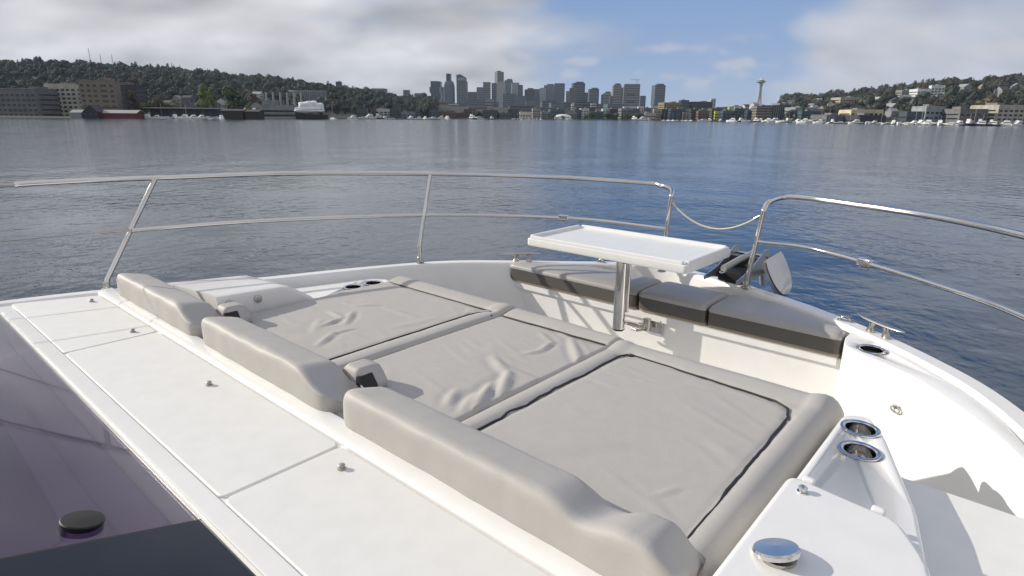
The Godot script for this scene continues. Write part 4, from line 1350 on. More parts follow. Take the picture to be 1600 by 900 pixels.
func build_rails() -> void:
	# port rail: from abaft the bolsters round to the gate
	var o := deck_thing("bow_rail", "long steel guard rail along the port gunwale, ending at the gate rope", "guard rail", P(-1.59, 0.0, 2.7), "bow guard rails")
	var top := [P(-2.62, 0.615, 0.7), P(-2.61, 0.619, 0.76), P(-2.54, 0.622, 1.06), P(-2.465, 0.62, 1.365), P(-2.2, 0.62, 2.1), P(-1.55, 0.617, 2.8), P(-1.03, 0.594, 3.42), P(-0.43, 0.576, 3.72), P(-0.28, 0.566, 3.74), P(-0.17, 0.548, 3.68), P(-0.135, 0.51, 3.61)]
	var line := smooth(top, 8)
	line.append(P(-0.145, 0.34, 3.61))
	line.append(P(-0.165, 0.008, 3.62))
	deck_part("top_rail", tube(line, 0.0155, 12).mesh(60), M.chrome, o)
	var mid := smooth([P(-2.37, 0.33, 1.165), P(-2.13, 0.335, 1.83), P(-1.54, 0.335, 2.75), P(-0.87, 0.312, 3.45), P(-0.155, 0.3, 3.62)], 8)
	deck_part("mid_rail", tube(mid, 0.0125, 12).mesh(60), M.chrome, o)
	deck_part("stanchion", tube([P(-2.36, 0.0, 0.98), P(-2.365, 0.06, 0.99), P(-2.465, 0.62, 1.365)], 0.0145, 12).mesh(60), M.chrome, o)
	foot(o, P(-2.36, 0.004, 0.98))
	deck_part("stanchion", tube([P(-1.55, 0.0, 2.68), P(-1.553, 0.13, 2.685), P(-1.55, 0.617, 2.8)], 0.0145, 12).mesh(60), M.chrome, o)
	foot(o, P(-1.55, 0.002, 2.68))
	foot(o, P(-0.165, 0.008, 3.62))
	rail_clamp(o, P(-0.87, 0.312, 3.45), P(0.7, -0.01, 0.3))
	deck_part("lifeline", tube([P(-2.385, 0.335, 1.155), P(-2.55, 0.32, 0.7), P(-2.8, 0.305, -0.1), P(-3.0, 0.3, -0.9)], 0.003, 6).mesh(60), M.steel, o)
	deck_part("lifeline", tube([P(-2.615, 0.617, 0.72), P(-2.8, 0.605, -0.1), P(-3.0, 0.6, -0.9)], 0.003, 6).mesh(60), M.steel, o)
	deck_part("lifeline_fitting", tube([P(-2.612, 0.617, 0.73), P(-2.64, 0.614, 0.6)], 0.009, 8).mesh(60), M.steel, o)
	deck_part("lifeline_fitting", tube([P(-2.38, 0.334, 1.15), P(-2.43, 0.331, 1.02)], 0.009, 8).mesh(60), M.steel, o)
	# starboard rail
	o = deck_thing("bow_rail", "short steel guard rail along the starboard gunwale, beside the anchor", "guard rail", P(0.42, 0.0, 3.58), "bow guard rails")
	top = [P(0.46, 0.48, 3.6), P(0.475, 0.535, 3.64), P(0.54, 0.564, 3.71), P(0.66, 0.571, 3.7), P(0.8, 0.571, 3.65), P(1.13, 0.571, 3.5), P(1.35, 0.571, 3.36), P(1.6, 0.571, 3.12), P(1.84, 0.571, 2.78), P(2.05, 0.571, 2.3), P(2.2, 0.571, 1.6)]
	line = [P(0.415, 0.01, 3.59), P(0.42, 0.08, 3.59)]
	line.append_array(smooth(top, 8))
	deck_part("top_rail", tube(line, 0.0155, 12).mesh(60), M.chrome, o)
	deck_part("mid_rail", tube(smooth([P(0.442, 0.302, 3.595), P(0.71, 0.3, 3.63), P(1.05, 0.297, 3.45), P(1.42, 0.295, 3.17), P(1.66, 0.294, 2.94), P(1.9, 0.293, 2.55), P(2.1, 0.292, 2.0)], 8), 0.0125, 12).mesh(60), M.chrome, o)
	foot(o, P(0.415, 0.012, 3.59))
	deck_part("stanchion", tube([P(2.03, 0.01, 1.95), P(2.1, 0.571, 2.1)], 0.0145, 12).mesh(60), M.chrome, o)
	rail_clamp(o, P(1.05, 0.297, 3.45), P(0.35, 0.0, -0.2))
	# gate rope with snap hooks
	o = deck_thing("gate_rope", "thin pale rope sagging across the rail gate at the bow", "rope", P(0.2, 0.35, 3.45))
	var a := P(-0.122, 0.475, 3.61)
	var b := P(0.445, 0.455, 3.6)
	var rp := []
	for k in 17:
		var t := k / 16.0
		rp.append(a.lerp(b, t) + Vector3(0, -0.42 * t * (1.0 - t) * 1.15, 0))
	deck_part("rope", tube(rp, 0.0055, 8).mesh(60), M.rope, o)
	for e in [[rp[0], rp[1]], [rp[16], rp[15]]]:
		deck_part("snap_hook", tube([e[0], e[0].lerp(e[1], 0.8)], 0.009, 8).mesh(60), M.steel, o)

func cleat(at: Vector3, turn: float, label: String) -> void:
	var o := deck_thing("mooring_cleat", label, "cleat", at, "mooring cleats on the gunwale")
	var m := MB.new()
	var r := Transform3D(Basis(Vector3.UP, turn), Vector3.ZERO)
	for sx in [-1, 1]:
		var rings := []
		for q in [[0.0, 0.024, 0.018], [0.012, 0.019, 0.014], [0.03, 0.014, 0.012], [0.046, 0.018, 0.014]]:
			var ring := []
			for j in 12:
				var a := TAU * j / 12
				ring.append(Vector3(sx * (0.047 - q[0] * 0.15) + cos(a) * q[1], q[0], sin(a) * q[2]))
			rings.append(ring)
		part("cleat_foot", MB.new().add(loft(rings), r).mesh(40), M.steel, o)
	var horn := []
	for k in 15:
		var t := k / 14.0 * 2.0 - 1.0
		var w := 0.015 * sqrt(maxf(0.02, 1.0 - pow(absf(t), 3.0)))
		var ring := []
		for j in 12:
			var a := TAU * j / 12
			ring.append(Vector3(t * 0.145, 0.053 + 0.006 * t * t + sin(a) * w * 0.62, cos(a) * w * 1.15))
		horn.append(ring)
	part("horn", MB.new().add(loft(horn), r).mesh(50), M.steel, o)

# short-link chain along a line
func chain(pts: Array) -> Mesh:
	var line := smooth(pts, 4)
	var m := MB.new()
	for k in line.size() - 1:
		var c: Vector3 = (line[k] + line[k + 1]) / 2
		var x := Transform3D(Basis.looking_at((line[k + 1] - line[k]).normalized(), Vector3.UP) * Basis(Vector3.BACK, PI / 2 * (k % 2)), c)
		var ring := []
		for j in 13:
			var a := TAU * j / 12
			ring.append(Vector3(cos(a) * 0.012, 0, sin(a) * 0.023))
		m.add(tube(ring, 0.005, 6), x)
	return m.mesh(60)

func build_bow() -> void:
	cleat(P(-1.06, 0.004, 3.225), 0.72, "steel mooring cleat on the port gunwale behind the tray table")
	cleat(P(1.2, 0.013, 3.205), -0.62, "steel mooring cleat on the starboard gunwale beside the corner cup holder")
	# small fairleads
	for q in [[-0.62, 0.006, 3.575, "small steel pad eye on the bow gunwale behind the bench cushion"], [1.03, 0.013, 3.32, "small steel pad eye on the gunwale beside the starboard cleat"]]:
		var pe := deck_thing("pad_eye", q[3], "pad eye", P(q[0], q[1], q[2]), "pad eyes on the gunwale")
		var pts := []
		for k in 9:
			var a := PI * k / 8
			pts.append(Vector3(cos(a) * 0.024, sin(a) * 0.02, 0))
		part("eye", tube(pts, 0.005, 8).mesh(60), M.steel, pe)
		part("eye_base", bevel_box(Vector3(0, 0.001, 0), Vector3(0.075, 0.005, 0.026), 0.002).mesh(30), M.steel, pe)
	# anchor on its roller
	var o := deck_thing("bow_anchor", "grey galvanised anchor with shovel fluke on the bow roller", "anchor", P(0.3, 0.04, 3.6))
	for s in [0.2, 0.4]:
		var rings := []
		for e in [0.0, 0.008]:
			rings.append([P(s + e, 0.052, 3.46), P(s + e, 0.052, 3.56), P(s + e, 0.03, 3.66), P(s + e, 0.04, 3.95), P(s + e, 0.19, 3.98), P(s + e, 0.2, 3.9), P(s + e, 0.11, 3.66), P(s + e, 0.075, 3.46)])
		deck_part("cheek_plate", loft(rings).mesh(20), M.satin, o)
	deck_part("roller", tube([P(0.212, 0.09, 3.86), P(0.3, 0.09, 3.86), P(0.396, 0.09, 3.86)], 0.05, 18).mesh(40), M.rubber, o)
	deck_part("roller_block", bevel_box(P(0.302, 0.05, 3.72), Vector3(0.17, 0.07, 0.18), 0.01).mesh(30), M.black, o)
	deck_part("bolt", tube([P(0.19, 0.15, 3.93), P(0.42, 0.15, 3.93)], 0.012, 10).mesh(40), M.steel, o)
	deck_part("chain", chain([P(0.302, 0.11, 3.47), P(0.302, 0.13, 3.62), P(0.302, 0.15, 3.78), P(0.302, 0.14, 3.88)]), M.satin, o)
	deck_part("shank", tube([P(0.302, 0.13, 3.5), P(0.302, 0.145, 3.75), P(0.302, 0.15, 3.95), P(0.31, 0.06, 4.12), P(0.32, -0.1, 4.18)], 0.02, 8).mesh(50), M.galv, o)
	# fluke: a scooped plate beyond the rail
	var m := MB.new()
	var nu := 12
	var nv := 10
	for side in 2:
		for i in nu + 1:
			for j in nv + 1:
				var u := float(i) / nu
				var w := float(j) / nv * 2.0 - 1.0
				var wid := 0.13 * sqrt(maxf(0.0, 1.0 - pow(u * 1.5 - 0.5, 2.0))) + 0.004
				var p := P(0.43 + u * 0.13, 0.14 - u * 0.21, 3.8 - u * 0.04)
				p += P(0.03, 0.12, 0.99).normalized() * w * wid
				p += P(0.75, 0.6, 0.0) * (0.07 * w * w) + P(0.8, 0.55, 0.0) * (0.008 * side)
				m.v.append(p)
	var row := nv + 1
	var top_n := (nu + 1) * row
	for i in nu:
		for j in nv:
			m.quad(i * row + j, i * row + j + 1, (i + 1) * row + j + 1, (i + 1) * row + j)
			m.quad(top_n + i * row + j, top_n + (i + 1) * row + j, top_n + (i + 1) * row + j + 1, top_n + i * row + j + 1)
	deck_part("fluke", m.mesh(50), M.satin, o)
	deck_part("fluke_arm", tube([P(0.31, 0.06, 4.1), P(0.4, 0.05, 3.98), P(0.5, 0.04, 3.84)], 0.018, 8).mesh(50), M.galv, o)

# ------------------------------------------------------------------ sky
func sky_image() -> Image:
	# air that pales towards the horizon; a broken deck of cloud, thick over the eastern side, thin to the south-west
	var W := 1536
	var H := 768
	var data := PackedFloat32Array()
	data.resize(W * H * 3)
	var big := noise(41, 0.30, 5)
	var small := noise(42, 0.9, 5)
	var tone := noise(43, 0.55, 4)
	for j in H:
		var el := (0.5 - (j + 0.5) / H) * PI
		if el <= 0.0:
			for i in W:
				var q := (j * W + i) * 3
				data[q] = 0.25; data[q + 1] = 0.29; data[q + 2] = 0.36
			continue
		var se := sin(el)
		var ce := cos(el)
		var up := pow(se, 0.55)
		var air := Vector3(0.34, 0.44, 0.58).lerp(Vector3(0.07, 0.185, 0.46), clampf(up * 1.5, 0.0, 1.0))
		for i in W:
			var az := wrapf((i + 0.5) / W * TAU, -PI, PI)
			var d := Vector3(sin(az) * ce, se, -cos(az) * ce)
			var deg := rad_to_deg(az)
			# cover by bearing: heavy to the left, a gap of blue, then another bank
			var cover := 0.86
			cover -= 1.12 * smoothstep(-8.0, 17.0, deg) * (1.0 - smoothstep(22.0, 32.0, deg + 40.0 * (0.19 - se)))
			var k := 2.0 / (se + 0.38)
			var p := Vector3(d.x * k, 0.0, d.z * k)
			var warp := tone.get_noise_2d(p.x * 0.7 + 31.0, p.z * 0.7) * 0.5
			var n := big.get_noise_2d(p.x + warp, p.z * 1.25 + warp) * 0.62 + small.get_noise_2d(p.x * 1.1, p.z * 2.0 + warp) * 0.3
			var a := smoothstep(-0.30, 0.42, n + (cover - 0.42) * 1.15)
			var lum := 0.53 + 0.27 * tone.get_noise_2d(p.x * 1.3 + 7.0, p.z * 1.9 - 3.0) + 0.22 * small.get_noise_2d(p.x * 0.8 - 20.0, p.z * 1.4)
			lum = clampf(lum, 0.3, 0.8)
			var cloud := Vector3(1.0, 0.985, 1.0) * lum
			cloud = cloud.lerp(Vector3(0.36, 0.40, 0.50), 0.45 * smoothstep(0.0, 25.0, deg) * (1.0 - smoothstep(60.0, 110.0, absf(deg))))
			var c := air.lerp(cloud, 0.04 + a * 0.88)
			# small fair-weather clouds low down
			var puff := smoothstep(0.12, 0.42, small.get_noise_2d(deg * 0.16 + 5.0, se * 26.0)) * smoothstep(0.03, 0.055, se) * (1.0 - smoothstep(0.09, 0.13, se))
			c = c.lerp(Vector3(0.52, 0.51, 0.54), 0.55 * puff)
			# haze low over the horizon
			c = c.lerp(Vector3(0.47, 0.52, 0.60), 0.5 * exp(-se / 0.05))
			var q := (j * W + i) * 3
			data[q] = c.x; data[q + 1] = c.y; data[q + 2] = c.z
	return Image.create_from_data(W, H, false, Image.FORMAT_RGBF, data.to_byte_array())

# ------------------------------------------------------------------ water and land
func land_at(deg: float) -> Array:
	if deg <= LAND[0][0]:
		return LAND[0]
	for k in LAND.size() - 1:
		if deg < LAND[k + 1][0]:
			var t: float = (deg - LAND[k][0]) / (LAND[k + 1][0] - LAND[k][0])
			t = t * t * (3.0 - 2.0 * t)
			var out := [deg]
			for j in range(1, 4):
				out.append(lerpf(LAND[k][j], LAND[k + 1][j], t))
			return out
	return LAND[LAND.size() - 1]

var rough: FastNoiseLite
func ground(x: float, z: float) -> float:
	var r := Vector2(x, z).length()
	var q := land_at(rad_to_deg(atan2(x, -z)))
	var sh: float = q[1] + 14.0 * rough.get_noise_2d(x * 0.6, z * 0.6)
	var t: float = (r - sh) / (q[2] - sh)
	if t < 0.0:
		return maxf(-6.0, (r - sh) * 0.25)
	var h: float = 1.1 + q[3] * smoothstep(0.05, 1.0, t) + 5.0 * rough.get_noise_2d(x * 0.25, z * 0.25) * smoothstep(0.1, 0.4, t)
	if t > 1.0:
		h *= lerpf(1.0, 0.55, smoothstep(1.0, 2.2, t))
	return h

func build_water() -> void:
	var m := MB.new()
	# rings that widen with distance; gentle swell and wind ripples as real shape near the boat
	var swell := noise(71, 0.16, 3)
	var rip := noise(72, 0.9, 3)
	var na := 540
	var rs := [0.0]
	var r := 2.0
	while r < 9500.0:
		rs.append(r)
		r *= 1.022 if r < 60.0 else 1.05
	for k in range(1, rs.size()):
		var rr: float = rs[k]
		var amp := 1.0 - smoothstep(25.0, 70.0, rr)
		for i in na:
			var a := TAU * i / na
			var x := sin(a) * rr
			var z := -cos(a) * rr
			var y := 0.0
			if amp > 0.0:
				y = amp * (0.05 * swell.get_noise_2d(x + 0.4 * z, z - 0.3 * x))
			m.v.append(Vector3(x, y, z))
	for k in rs.size() - 2:
		for i in na:
			var l := (i + 1) % na
			m.quad(k * na + i, (k + 1) * na + i, (k + 1) * na + l, k * na + l)
	var water := mat(lin(0.012, 0.032, 0.06), 0.11)
	water.metallic_specular = 1.0
	water.uv1_triplanar = true
	water.uv1_world_triplanar = true
	water.uv1_scale = Vector3.ONE / 61.0
	var n1 := noise(73, 0.03, 5)
	n1.fractal_gain = 0.55
	n1.domain_warp_enabled = true
	n1.domain_warp_amplitude = 8.0
	n1.domain_warp_frequency = 0.02
	var im := n1.get_seamless_image(2048, 2048)
	im.convert(Image.FORMAT_L8)
	# calm and ruffled patches
	var calm := noise(74, 0.0032, 3).get_seamless_image(2048, 2048)
	calm.convert(Image.FORMAT_L8)
	var hd := im.get_data()
	var cd := calm.get_data()
	for k in hd.size():
		hd[k] = 128 + (hd[k] - 128) * (70 + cd[k]) / 270
	im = Image.create_from_data(2048, 2048, false, Image.FORMAT_L8, hd)
	im.convert(Image.FORMAT_RGBA8)
	im.bump_map_to_normal_map(4.0)
	water.normal_enabled = true
	water.normal_texture = ImageTexture.create_from_image(im)
	water.normal_scale = 0.34
	setting("lake_water", up_facing(m).mesh(180), water, "rippled grey blue lake water")

func up_facing(m: MB) -> MB:
	var s := 0.0
	for k in range(0, m.t.size(), 3):
		var a := m.v[m.t[k]]
		s += (a - m.v[m.t[k + 2]]).cross(a - m.v[m.t[k + 1]]).y
	return m.flip() if s < 0.0 else m

func build_land() -> void:
	rough = noise(81, 0.012, 4)
	var m := MB.new()
	var na := 220
	var nr := 60
	for k in nr + 1:
		for i in na + 1:
			var deg := lerpf(-62.0, 62.0, float(i) / na)
			var q := land_at(deg)
			var t := float(k) / nr
			var r: float = lerpf(q[1] - 40.0, q[2] * 1.15, t * 1.25) if t < 0.8 else lerpf(q[2] * 1.15, 8500.0, (t - 0.8) / 0.2)
			var a := deg_to_rad(deg)
			var x := sin(a) * r
			var z := -cos(a) * r
			m.v.append(Vector3(x, ground(x, z), z))
	for k in nr:
		for i in na:
			m.quad(k * (na + 1) + i, (k + 1) * (na + 1) + i, (k + 1) * (na + 1) + i + 1, k * (na + 1) + i + 1)
	var soil := mat(lin(0.035, 0.038, 0.028), 0.95)
	soil.albedo_texture = noise_tex(83, 0.02, 512, Color(0.55, 0.55, 0.5), Color(1, 1, 1), 6)
	soil.uv1_triplanar = true
	soil.uv1_world_triplanar = true
	soil.uv1_scale = Vector3.ONE / 90.0
	setting("hill_terrain", up_facing(m).mesh(180), soil, "wooded hills and low shore round the lake")

# ------------------------------------------------------------------ trees
var CROWNS := {}
func crown(kind: String, sd: int) -> Mesh:
	# leaf clumps through the volume of a lumpy crown of height 1 and width about 1 (or narrower), base at y = 0
	var rng := RandomNumberGenerator.new()
	rng.seed = sd
	var m := MB.new()
	var lobes := []
	match kind:
		"poplar":
			for k in 9:
				lobes.append([Vector3(rng.randf_range(-0.05, 0.05), 0.1 + k * 0.095, rng.randf_range(-0.05, 0.05)), 0.15 * sqrt(sin(PI * (k + 1.0) / 10.5)) + 0.03])
		"conifer":
			for k in 8:
				lobes.append([Vector3(rng.randf_range(-0.02, 0.02), 0.1 + k * 0.11, rng.randf_range(-0.02, 0.02)), 0.26 * (1.0 - k / 8.5) + 0.02])
		_:
			for k in 11:
				var a := rng.randf() * TAU
				var y := rng.randf_range(0.25, 0.8)
				var q := rng.randf_range(0.05, 0.3) * (1.0 - 0.5 * absf(y - 0.45))
				lobes.append([Vector3(cos(a) * q, y, sin(a) * q), rng.randf_range(0.14, 0.24)])
	for l in lobes:
		var c: Vector3 = l[0]
		var rad: float = l[1]
		for k in 34:
			var d := Vector3(rng.randfn(), rng.randfn(), rng.randfn()).normalized()
			var p := c + d * rad * rng.randf_range(0.72, 1.06)
			var s := rad * rng.randf_range(0.3, 0.5)
			var t1 := d.cross(Vector3(rng.randfn(), rng.randfn(), rng.randfn())).normalized()
			var t2 := d.cross(t1)
			d = (d + t1 * rng.randf_range(-0.5, 0.5)).normalized()
			var n := m.v.size()
			m.v.append(p + t1 * s)
			m.v.append(p - t1 * s * 0.6 + t2 * s * 0.8 + d * s * 0.15)
			m.v.append(p - t1 * s * 0.5 - t2 * s * 0.9)
			m.v.append(p + d * s * 0.35)
			m.tri(n, n + 1, n + 3); m.tri(n + 1, n + 2, n + 3); m.tri(n + 2, n, n + 3)
	for k in range(0, m.t.size(), 3):
		var a := m.v[m.t[k]]
		var f := (a - m.v[m.t[k + 2]]).cross(a - m.v[m.t[k + 1]])
		if f.dot(a - Vector3(0, 0.45, 0)) < 0.0:
			var q := m.t[k + 1]
			m.t[k + 1] = m.t[k + 2]
			m.t[k + 2] = q
	return m.mesh(30)

func leaf_mat(c: Color) -> StandardMaterial3D:
	var m := mat(c, 0.8)
	m.backlight_enabled = true
	m.backlight = Color(0.25, 0.3, 0.1)
	return m

func tree(kind: String, x: float, z: float, h: float, w: float, material: Material, label: String, group: String, sink := 0.0) -> void:
	var y := ground(x, z) - sink
	var o := thing({"poplar": "poplar_tree", "conifer": "conifer_tree"}.get(kind, "broadleaf_tree"), label, "tree", group, Transform3D(Basis(Vector3.UP, fmod(x * 1.7, TAU)), Vector3(x, y, z)))
	var ring := []
	for q in [[0.0, 0.035], [0.12, 0.024], [0.4, 0.016], [0.75, 0.006]]:
		ring.append([q[1] * h, q[0] * h])
	part("trunk", lathe(ring, 7).closed().mesh(60), M.bark, o)
	part("crown", CROWNS[kind][int(absf(x)) % CROWNS[kind].size()], material, o, Transform3D(Basis.from_scale(Vector3(w, h * 0.92, w)), Vector3(0, h * 0.08, 0)))

func build_trees() -> void:
	M.bark = mat(lin(0.06, 0.045, 0.035), 0.9)
	M.leaf_dark = leaf_mat(lin(0.034, 0.05, 0.026))
	M.leaf_mid = leaf_mat(lin(0.05, 0.075, 0.03))
	M.leaf_light = leaf_mat(lin(0.105, 0.125, 0.034))
	M.leaf_plum = leaf_mat(lin(0.055, 0.032, 0.035))
	for k in ["poplar", "conifer", "broad"]:
		CROWNS[k] = [crown(k, 5), crown(k, 6), crown(k, 7)]
	tree("poplar", -276, -560, 29, 20, M.leaf_light, "tall yellow green poplar on the eastern shore", "shore trees")
	tree("poplar", -271, -566, 26, 18, M.leaf_light, "second yellow green poplar standing close behind the tall one", "shore trees")
	tree("broad", -267, -540, 15, 15, M.leaf_light, "round light green tree at the foot of the poplars", "shore trees")
	tree("broad", -235, -530, 25.5, 23, M.leaf_dark, "large dark round tree beside the poplars", "shore trees")
	for q in [[-309, -525, 12, 12], [-300, -522, 13, 13], [-290, -520, 12, 13], [-281, -522, 11, 11], [-254, -528, 10, 10], [-221, -524, 10, 10]]:
		tree("broad", q[0], q[1], q[2], q[3], M.leaf_mid if int(q[0]) % 2 == 0 else M.leaf_light, "low green tree behind the long dock roof", "low trees behind the docks")
	for q in [[-298, -494, 20, 12], [-285, -505, 17, 10], [-322, -505, 16, 12]]:
		tree("broad", q[0], q[1], q[2], q[3], M.leaf_plum, "dark purple leaved tree behind the red boathouse", "purple trees")
	# trees standing proud on the ridges
	for q in RIDGE_TREES:
		var near := "above the beige and grey lakeside blocks"
		var dg := rad_to_deg(atan2(q[0], -q[1]))
		for e in [[-34.0, "by the radio masts"], [-32.0, "above the plum apartment houses"], [-29.0, "above the long dock roof"], [-26.5, "above the tall poplars"], [-22.0, "above the black boat sheds"], [-10.0, "above the six chimneys"], [28.5, "above the teal boat shed"], [31.0, "above the long beige block"], [34.0, "above the long low white building"], [60.0, "above the hilltop apartment houses"]]:
			if dg < e[0]:
				near = e[1]
				break
		var label: String = ("dark pointed conifer on the ridge line " if q[4] == "conifer" else "%s broad crown on the ridge line " % ("very wide" if q[3] > 22.0 else ("wide" if q[3] > 15.0 else "small"))) + near
		tree(q[4], q[0], q[1], clampf(q[2] - ground(q[0], q[1]), 17.0, 36.0), q[3], M.leaf_dark if int(absf(q[0])) % 3 else M.leaf_mid, label, "trees on the ridge skyline")
	# shore trees under the towers
	var rng := RandomNumberGenerator.new()
	rng.seed = 77
	for q in SHORE_TREES:
		var kind_ := rng.randi() % 3
		var spot := "before the tan brick cube"
		for e in [[-5.5, "below the stacked tower"], [-3.0, "below the slanted crown tower"], [0.5, "below the tallest tower"], [4.0, "below the broad grey blue tower"], [7.5, "below the stepped tower"], [9.3, "below the striped tower"], [12.0, "below the crane tower"], [15.0, "before the tan brick cube"], [60.0, "among the lime yellow buildings"]]:
			if rad_to_deg(atan2(q[0], -q[1])) < e[0]:
				spot = e[1]
				break
		tree("broad", q[0], q[1], q[2], q[2] * 1.15, [M.leaf_mid, M.leaf_dark, M.leaf_light][kind_], "%s tree on the far shore %s" % [["bushy mid green", "dark green", "light green"][kind_], spot], "trees along the far shore")
	# the woods that cover the slopes: one mass
	for batch in 6:
		var part_ := batch / 3
		var crown_kind: String = ["broad", "broad", "conifer"][batch % 3]
		var xs := []
		var cs := []
		var want: int = [[2100, 1800, 420], [1150, 1000, 260]][part_][batch % 3]
		var tries := 0
		while xs.size() < want and tries < want * 6:
			tries += 1
			var deg := rng.randf_range(-58.0, -7.0) if part_ == 0 else rng.randf_range(23.0, 56.0)
			var q := land_at(deg)
			var t := sqrt(rng.randf())
			var r: float = lerpf(q[1] + (60.0 if part_ == 0 else 70.0), q[2] + 60.0, t)
			var x := sin(deg_to_rad(deg)) * r
			var z := -cos(deg_to_rad(deg)) * r
			var hid := false
			for c in clearings:
				# leave a view to each house on the slope
				var dr: float = r - c[0]
				if absf(deg - c[1]) * r * 0.01745 < c[2] and dr < 8.0 and dr > -75.0:
					hid = true
					break
			if hid or (part_ == 0 and deg > -17.0 and rng.randf() < 0.35):
				continue
			var h := rng.randf_range(6.5, 17.0) * (1.25 if crown_kind == "conifer" else 1.0) * (1.25 if rng.randf() < 0.2 else 1.0) * (1.0 + 0.45 * smoothstep(0.75, 1.0, t))
			xs.append(Transform3D(Basis(Vector3.UP, rng.randf() * TAU) * Basis.from_scale(Vector3(h * rng.randf_range(0.9, 1.25), h, h * rng.randf_range(0.9, 1.25))), Vector3(x, ground(x, z) - 0.8, z)))
			var g := rng.randf_range(0.6, 1.4) * (1.7 if rng.randf() < 0.08 else 1.0)
			var warm := rng.randf() * (2.2 if rng.randf() < 0.2 else 1.0)
			if batch % 3 == 1:
				g *= 1.35
			cs.append(Color(0.030 * g * (1.0 + 0.5 * warm), 0.044 * g, 0.028 * g * (1.0 + 0.25 * (1.0 - warm))))
		var mm := MultiMesh.new()
		mm.transform_format = MultiMesh.TRANSFORM_3D
		mm.use_colors = true
		mm.mesh = CROWNS[crown_kind][batch % 3]
		mm.instance_count = xs.size()
		for k in xs.size():
			mm.set_instance_transform(k, xs[k])
			mm.set_instance_color(k, cs[k])
		var o := MultiMeshInstance3D.new()
		o.name = numbered("hillside_woods")
		o.multimesh = mm
		var lm := leaf_mat(Color.WHITE)
		lm.backlight_enabled = false
		lm.vertex_color_use_as_albedo = true
		o.material_override = lm
		add_child(o)
		o.set_meta("kind", "stuff")
		o.set_meta("label", ["dark green woods", "lighter leafy woods", "dark conifers"][batch % 3] + [" covering the eastern hillside", " on the western hillside"][part_])
		o.set_meta("category", "woods")

# ------------------------------------------------------------------ buildings
var clearings := []
var COL := {"slate": [0.075, 0.095, 0.115], "slate2": [0.12, 0.155, 0.185], "grey": [0.30, 0.31, 0.32], "grey2": [0.19, 0.19, 0.195], "pale": [0.36, 0.38, 0.40], "dark": [0.04, 0.045, 0.052],
	"brown": [0.15, 0.11, 0.10], "white": [0.66, 0.66, 0.64], "tan": [0.27, 0.2, 0.11], "plum": [0.075, 0.055, 0.07], "lime": [0.45, 0.5, 0.07], "brownband": [0.12, 0.1, 0.085], "teal": [0.06, 0.12, 0.12],
	"beige": [0.44, 0.40, 0.32], "cream": [0.6, 0.52, 0.36]}
func wall_mat(col: String, tint := 0) -> StandardMaterial3D:
	var key := "wall_%s_%d" % [col, tint]
	if not M.has(key):
		var c: Array = COL[col].duplicate()
		# each building weathers to a shade of its own
		var lift: float = [1.0, 0.82, 1.22, 1.08, 0.92][tint]
		var hue: float = [0.0, 0.06, -0.05, 0.1, -0.09][tint]
		c = [c[0] * lift * (1.0 + hue), c[1] * lift, c[2] * lift * (1.0 - hue)]
		var glassy: bool = col in ["slate", "slate2", "dark"]
		M[key] = mat(lin(c[0], c[1], c[2]), 0.35 if glassy else 0.75)
		M[key].albedo_texture = M.stain
		M[key].uv1_triplanar = true
		M[key].uv1_scale = Vector3.ONE / 40.0
	return M[key]

# horizontal strips round a block, proud of its faces
func strips(w: float, d: float, h0: float, h1: float, pitch: float, tall: float, proud: float) -> MB:
	var m := MB.new()
	var y := h0 + pitch * 0.55
	while y + tall * 0.5 < h1:
		m.add(box(Vector3(0, y, 0), Vector3(w + proud * 2, tall, d + proud * 2)))
		y += pitch
	return m

func fins(w: float, d: float, h: float, pitch: float, proud: float) -> MB:
	var m := MB.new()
	var n := maxi(2, int(w / pitch))
	for k in n:
		var x := -w / 2 + w * (k + 0.5) / n
		for s in [-1, 1]:
			m.add(box(Vector3(x, h * 0.49, s * (d / 2 + proud / 2)), Vector3(pitch * 0.3, h * 0.96, proud)))
	n = maxi(2, int(d / pitch))
	for k in n:
		var z := -d / 2 + d * (k + 0.5) / n
		for s in [-1, 1]:
			m.add(box(Vector3(s * (w / 2 + proud / 2), h * 0.49, z), Vector3(proud, h * 0.96, pitch * 0.3)))
	return m

func joined(o: MeshInstance3D) -> void:
	o.set_meta("kind", "stuff")

